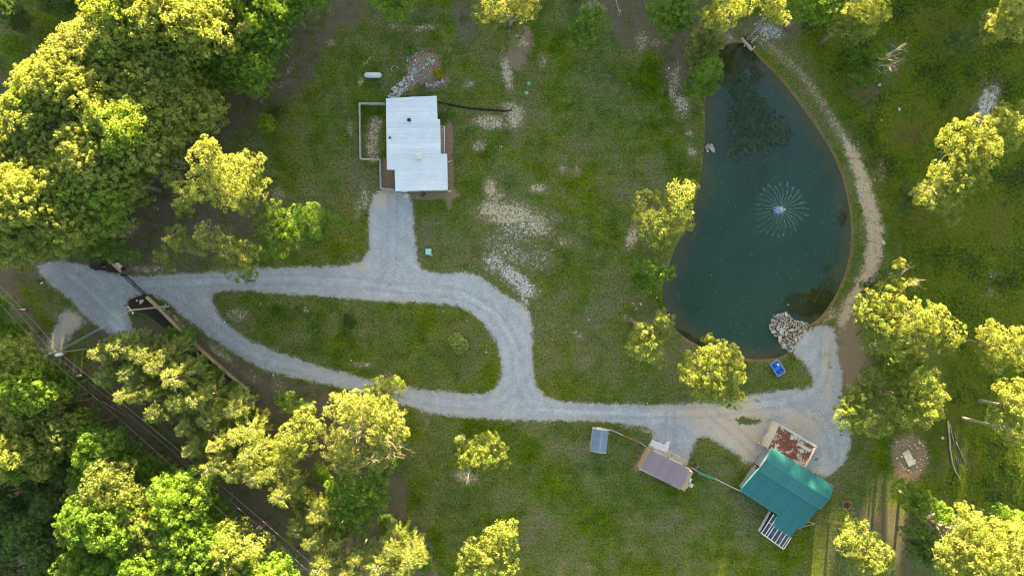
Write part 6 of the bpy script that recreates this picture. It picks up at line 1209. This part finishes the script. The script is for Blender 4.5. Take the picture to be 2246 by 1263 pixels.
def gate():
    a, b = at(276, 603, 0), at(324, 648, 0); G = empty('entry_gate', (a.x, a.y, 0), 0, 'black metal bar gate standing across the drive', 'gate'); d = (b - a); L = d.length; u = d.normalized()
    for k, (t0, t1) in enumerate(((.02, .49), (.51, .98))):
        p, q = a + d * t0, a + d * t1
        fr = MB(); 
        for z in (.25, 1.35): fr.beam((p.x, p.y, z), (q.x, q.y, z), .09, .09)
        for t in (p, q): fr.box((t.x, t.y, .8), (.09, .09, 1.15))
        lf = fr.build('gate_leaf', M_DARK, G)
        for i in range(1, 16): r = p.lerp(q, i / 16); MB().box((r.x, r.y, .8), (.035, .035, 1.06)).build('bar', M_DARK, lf)
        n_ = Vector((-u.y, u.x, 0)) * .32; MB().beam((p + n_).to_tuple()[:2] + (.9,), (q + n_).to_tuple()[:2] + (.9,), .08, .08).build('brace', M_DARK, G)
    for t in (a, b): MB().box((t.x, t.y, .85), (.2, .2, 1.7)).build('post', M_DARK, G)
    # short capped wall above the gate, cabinet and bench
    p, q = at(238, 571, 1.0), at(266, 596, 1.0); S_ = empty('short_board_wall', (p.x, p.y, 0), 0, 'short tan board wall in the mulch above the black gate', 'wall')
    for i in range(3): u0, u1 = p.lerp(q, i / 3), p.lerp(q, (i + .96) / 3); MB().beam((u0.x, u0.y, 1.0), (u1.x, u1.y, 1.0), .42, .06).build('cap_board', plain('tan_cap_board', (.5, .33, .2)), S_); MB().beam((u0.x, u0.y, .5), (u1.x, u1.y, .5), .2, .93).build('side_board', plain('brown_side_board', (.2, .1, .1)), S_)
    r = at(258.5, 582.5, .9); K = empty('gate_cabinet', (r.x, r.y, 0), math.radians(-38), 'white metal control box beside the short tan board wall', 'cabinet'); link('body', MB().box((0, 0, .45), (1.05, .52, .85)).mesh('b'), M_WHITE, K, False); link('lid', MB().box((0, 0, .9), (1.12, .6, .05)).mesh('l'), M_WHITE, K, False)
    r = at(268, 588, .3); E = empty('black_planter', (r.x, r.y, 0), 0, 'black barrel planter at the right end of the white control box', 'planter'); link('pot', MB().lathe((0, 0, 0), [(.28, 0), (.36, .5), (.30, .5), (.28, .42)], 14).mesh('p'), M_DARK, E, False); link('soil', MB().lathe((0, 0, .40), [(.27, 0), (.02, .05)], 14).mesh('s'), BARK, E, False)
    r = at(213, 584, .3); E = empty('black_trailer', (r.x, r.y, 0), math.radians(-5), 'black flatbed utility trailer parked in the mulch bed above the gate', 'trailer'); link('bed', MB().box((0, 0, .45), (2.0, 1.0, .12)).mesh('b'), M_DARK, E, False)
    for sy in (-1, 1): link('wheel', MB().tube([(-.2, sy * .62, .28), (-.2, sy * .76, .28)], .28, 12).mesh('w'), M_DARK, E, False); link('side_rail', MB().box((0, sy * .48, .68), (2.0, .05, .06)).mesh('r'), M_DARK, E, False)
    link('tongue', MB().beam((1.0, 0, .42), (1.6, 0, .4), .08, .08).mesh('t'), M_GREY, E, False)
    r = at(85, 619, .5); E = empty('trash_bin', (r.x, r.y, 0), 0, 'dark green wheeled bin lying on the grass left of the drive', 'bin'); link('bin_body', MB().tube([(-.4, .25, .3), (.25, -.05, .3)], [.34, .28], 8).mesh('b'), plain('dark_green_plastic', (.01, .03, .025), .5), E, False); link('lid', MB().beam((.18, -.2, .35), (.62, -.05, .35), .3, .12).mesh('l'), plain('pale_mint', (.62, .72, .66), .5), E, False)
    # things in the mulch bed
    q = at(312, 661); rock(None, q.x, q.y, .25, .62, M_TANS, 'boulder', 1, .9, 'tan standing boulder in the mulch bed below the black gate', 'rock')
    q = at(303, 659); H = empty('flood_light', (q.x, q.y, 0), 0, 'small white flood light on a stake beside the tan boulder', 'light'); MB().lathe((q.x, q.y, .3), [(.06, 0), (.16, .1), (.13, .2)], 12).build('lamp_head', M_WHITE, H); MB().box((q.x, q.y, .15), (.04, .04, .3)).build('stake', M_DARK, H)
    q = at(275.5, 670); rock(None, q.x, q.y, .15, .25, M_WET, 'boulder', 1, None, 'small black rock at the left tip of the mulch bed below the gate', 'rock')
gate()
M_POLE = plain('bleached_pole', (.33, .31, .28), .85, var=.2, scale=3, bump=.3); M_WIRE = plain('wire', (.34, .34, .35), .5, var=.05)
WIRES = []
def utility_pole(label, base, top, H, arms, transformer=False):
    b, t = at(base[0], base[1], 0), at(top[0], top[1], H); b.z = -.2; P_ = empty('utility_pole', (b.x, b.y, 0), 0, label, 'utility pole')
    MB().tube([b, b.lerp(t, .5), t], [.19 if not transformer else .13, .16 if not transformer else .11, .12 if not transformer else .1], 10).build('pole', M_POLE, P_)
    ends = []
    for (dx, dy, L, zz) in arms:
        c = b.lerp(t, (zz + .2) / (H + .2)); d = Vector((dx, dy, 0)).normalized(); a0, a1 = c - d * L / 2, c + d * L / 2; ar = MB().beam(a0, a1, .12, .12).build('crossarm', M_POLE, P_)
        for e in (a0, c, a1): MB().lathe((e.x, e.y, e.z + .06), [(.05, 0), (.11, .06), (.11, .14), (.04, .22)], 10).build('insulator', M_WHITE, ar)
        ends += [a0, a1]
    if transformer:
        for k, (ox, oy) in enumerate(((.75, -.35), (1.2, -.25))):
            c = t + Vector((ox, oy, -1.3)); tr = MB().lathe((c.x, c.y, c.z), [(.24, 0), (.26, .1), (.26, .75), (.2, .85), (.06, .9)], 14).build('transformer', plain('transformer_grey', (.60, .65, .68), .5, var=.08), P_); MB().beam((t.x, t.y, c.z + .4), (c.x, c.y, c.z + .4), .08, .08).build('bracket', M_GREY, P_)
            MB().lathe((c.x, c.y, c.z + .88), [(.05, 0), (.08, .08), (.04, .22)], 8).build('bushing', M_WHITE, tr)
    return t, ends
tA, eA = utility_pole('utility pole with two grey transformers at the lower left, beside the gravel track', (196, 765), (108, 775), 11.0, [(1, .45, 1.9, 10.6)], True)
tB, eB = utility_pole('leaning weathered utility pole crossing over the tan board wall', (370, 671.5), (283, 680.5), 12.0, [(.6, -.8, 1.3, 11.5), (.3, 1, .9, 1.2)])
def wire(label, a, b, sag, r=.012):
    n = 14; pts = [a.lerp(b, i / n) - Vector((0, 0, sag * 4 * (i / n) * (1 - i / n))) for i in range(n + 1)]; tag(MB().tube(pts, r, 4, cap=False).build('power_line', M_WIRE, None), label, 'wire')
def offp(px, py, z): return at(px, py, z)
wire('upper of the two long wires running up and left from the transformer pole', offp(110, 767, 11), offp(-60, 585, 11.5), .5); wire('lower of the two long wires running up and left from the transformer pole', offp(97, 774, 11.2), offp(-60, 610, 11.6), .5)
wire('thin low cable crossing the gravel track above the transformer pole', offp(128, 766, 9), offp(-40, 588, 9), .4, .022)
wire('lower long wire running down the lane from the transformer pole', offp(97, 777, 11.2), offp(700, 1330, 11), 1.3); wire('upper long wire running down the lane from the transformer pole', offp(118, 777, 11), offp(760, 1330, 10.5), 1.4); wire('thin low cable running down the lane beside the pines', offp(128, 772, 9.2), offp(790, 1330, 9), 1.0, .022)
wire('upper service wire from the transformer pole to the leaning pole', tA + Vector((.3, 0, -.4)), tB, .6, .024); wire('lower service wire from the transformer pole to the leaning pole', tA + Vector((.3, -.1, -1.1)), tB - Vector((0, 0, .7)), .6, .024)
# clothes line post at the top edge
def line_post():
    b = at(1357, 35); P_ = empty('clothesline_post', (b.x, b.y, 0), 0, 'white T-shaped clothesline post at the top edge right of the narrow green tree', 'post'); t = at(1346, 2, 2.1); a = at(1353, 33, 2.0); MB().beam((b.x, b.y, 0), (b.x, b.y, 2.0), .1, .1).build('pole', M_RAIL, P_); MB().beam((b.x - .25, b.y + .1, 2.0), (b.x - 1.0, b.y + 2.6, 2.0), .09, .09).build('line_bar', M_RAIL, P_); MB().beam((b.x - .5, b.y - .1, 2.05), (b.x + .1, b.y + .2, 2.05), .09, .09).build('crossbar', M_RAIL, P_)
line_post()

# ------------------------------------------------------------------ fountain, weeds and floating leaves
def fountain():
    c = at(1708, 461, .1); F = empty('fountain', (c.x, c.y, -.24), 0, 'floating fountain throwing a ring of thin arching jets in the middle of the pond', 'fountain')
    wm = Sh('spray'); wm = wm.out(wm.mixsh(.24, wm.transp(), wm.pr((.62, .74, .82), .15, 0, None, .5))); fo = Sh('foam'); fo = fo.out(fo.mixsh(.8, fo.transp(), fo.pr((.45, .62, .90), .5)))
    link('float', MB().lathe((0, 0, -.05), [(.42, 0), (.5, .1), (.42, .2), (.12, .24), (.08, .42)], 20).mesh('float', True), plain('blue_float', (.05, .10, .30), .4), F, False)
    rg = np.random.default_rng(9); nj = 27
    def drops(pos, r):
        n = len(pos); tet = np.array([(1, 1, 1), (-1, -1, 1), (-1, 1, -1), (1, -1, -1)]) * .6; V = (pos[:, None, :] + tet[None] * r[:, None, None]).reshape(-1, 3); b = np.arange(n)[:, None, None] * 4; f = np.array([(0, 1, 2), (0, 3, 1), (0, 2, 3), (1, 3, 2)])[None] + b; return V, f.reshape(-1, 3)
    # foamy head of the fountain
    d = rg.normal(size=(1300, 3)) * np.array([.36, .28, .2]) + np.array([0, 0, .35]); d = d[d[:, 2] > 0]; V, f = drops(d, rg.uniform(.02, .06, len(d))); link('spray_head', mesh_np('spray_head', V, f), fo, F, False)
    d = rg.normal(size=(260, 3)) * np.array([.24, .18, .1]) + np.array([.34, .12, .5]); V, f = drops(d, rg.uniform(.03, .08, len(d))); link('spray_head', mesh_np('spray_head', V, f), plain('white_foam', (.8, .85, .9), .4), F, False)
    gaps = {6, 7}
    for k in range(nj):
        a = 2 * math.pi * (k + .3) / nj + rg.normal(0, .015); R = 4.8 * (1 + .05 * math.cos(a)) * rg.uniform(.90, 1.06); H = 1.9; n = 420
        t = rg.uniform(0, 1, n) ** .8; sp = .02 + .26 * np.clip(t - .3, 0, 1) ** 1.3
        if k in (20, 21, 17, 18, 24): sp = sp * 1.8
        x = R * t + rg.normal(0, 1, n) * sp; y = rg.normal(0, 1, n) * sp; z = .3 + 4 * H * t * (1 - t) * .9 * (1 - .1 * t) - .28 * t + rg.normal(0, 1, n) * sp * .5
        ns = int(rg.integers(6, 40)); x2 = R + rg.normal(-.1, .2, ns); y2 = rg.normal(0, .05, ns); z2 = np.abs(rg.normal(0, .05, ns)) + .02
        P_ = np.concatenate([np.stack([x, y, np.maximum(z, .02)], 1), np.stack([x2, y2, z2], 1)]); r = np.concatenate([rg.uniform(.010, .026, n), rg.uniform(.015, .05, ns)])
        V, f = drops(P_, r); m = mesh_np('jet', V, f); core = [(R * i / 14, 0, .3 + 4 * H * (i / 14) * (1 - i / 14) * .9 * (1 - .1 * i / 14) - .28 * i / 14) for i in range(12)]
        o = link('jet', m, wm, F, False); o.rotation_euler = (0, 0, a)
        cm = MB().tube(core, [.011, .011, .011, .010, .009, .008, .006, .005, .004, .003, .002, .001], 4, cap=False).mesh('stream'); s_ = link('stream', cm, wm, o, False)
fountain()
def pond_weed():
    rg = np.random.default_rng(77); OUT = [(1604, 195), (1630, 185), (1652, 200), (1672, 225), (1700, 248), (1722, 275), (1734, 298), (1728, 312), (1700, 318), (1665, 322), (1635, 335), (1612, 345), (1600, 335), (1608, 290), (1600, 250), (1608, 220)]
    n = 30000; P = rg.uniform(1585, 1745, n); Q = rg.uniform(150, 355, n); sd = sdist(P, Q, OUT); nz = np.sin(P * .22 + Q * .1) * .3 + np.sin(Q * .31 - P * .07) * .3
    strag = (segdist(P, Q, [(1640, 205), (1625, 175), (1645, 160)], False) < 12) & (rg.uniform(0, 1, n) < .35)
    k = (sd + nz * 1.2 + rg.normal(0, .35, n) > .1) | strag; P, Q = P[k], Q[k]; X = (P - CX) / PPM; Y = (CY - Q) / PPM; m = len(X)
    th = rg.normal(math.radians(120), .5, m); D = np.stack([np.cos(th), np.sin(th), rg.uniform(-.05, .35, m)], 1); s = rg.uniform(.45, 1.1, m)
    pos = np.stack([X, Y, -.235 + rg.uniform(0, .10, m)], 1); V, T = quads_from(pos, unit(rg.normal(size=(m, 3)) * .35 + np.array([0, 0, 1])), s, rg, rg.uniform(0, 1, m), asp=.16, tdir=D)
    wm = leaf_mat('pond_weed_leaves', (.006, .020, .012), (.020, .052, .030), (.065, .115, .065), (.03, .06, .03), .15)
    tag(link('pond_weed', cloud_mesh('pond_weed', V, T), wm), 'dark feathery bed of pond weed in the upper pond', kind='stuff')
pond_weed()
def floating():
    rg = np.random.default_rng(31); n = 900; P = rg.uniform(1450, 1870, n); Q = rg.uniform(180, 785, n); k = (sdist(P, Q, POND) > .6); P, Q = P[k][:330], Q[k][:330]; m = len(P)
    pos = np.stack([(P - CX) / PPM, (CY - Q) / PPM, np.full(m, -.228)], 1); V, T = quads_from(pos, np.tile([0., 0., 1.], (m, 1)), rg.uniform(.07, .2, m), rg, rg.uniform(0, 1, m), asp=.45)
    tag(link('floating_leaves', cloud_mesh('floating_leaves', V, T), LEAF['gold']), 'tiny yellow leaves floating all over the pond', kind='stuff')
floating()
# loose stones scattered over lawn, drive rims and bare patches
def loose():
    rg = np.random.default_rng(63); n = 26000; X = rg.uniform(-88, 88, n); Y = rg.uniform(-50, 50, n); P = X * PPM + CX; Q = CY - Y * PPM; sdp = sdist(P, Q, POND); M_ = masks(P, Q, sdp); sdd = drive_sd(P, Q)
    pr_ = np.clip(M_['sand'], 0, 1) * .22 + np.clip(M_['grav'], 0, 1) * .85 + np.exp(-(sdd / .5) ** 2) * .45 + .003 + np.clip(M_['shor'], 0, 1) * .05
    k = (rg.uniform(0, 1, n) < pr_) & (sdp < -.3); X, Y = X[k], Y[k]; m = len(X); r = .035 + .13 * rg.uniform(0, 1, m) ** 4
    base = np.array([(1, 0, 0), (-.4, .8, 0), (-.6, -.7, 0), (.1, .1, .75), (.5, -.75, .1), (.4, .75, .1)]); V = base[None] * r[:, None, None] * rg.uniform(.8, 1.2, (m, 6, 1)); a = rg.uniform(0, 6.28, m); ca, sa = np.cos(a)[:, None], np.sin(a)[:, None]
    V = np.stack([V[..., 0] * ca - V[..., 1] * sa, V[..., 0] * sa + V[..., 1] * ca, V[..., 2]], -1) + np.stack([X, Y, np.full(m, .008)], 1)[:, None]
    f = np.array([(3, 0, 5), (3, 5, 1), (3, 1, 2), (3, 2, 4), (3, 4, 0)])[None] + np.arange(m)[:, None, None] * 6; me = mesh_np('loose_stones', V.reshape(-1, 3), f.reshape(-1, 3)); fattr(me, 'tint', np.repeat(rg.uniform(0, 1, m), 5))
    s = Sh('pebbles'); c = s.ramp(s.at('tint'), [(0, (.20, .18, .16)), (.4, (.38, .36, .33)), (.8, (.55, .52, .47)), (1, (.72, .70, .66))]); tag(link('loose_stones', me, s.out(s.pr(c, .9))), 'small loose stones strewn over bare patches and drive edges', kind='stuff')
loose()
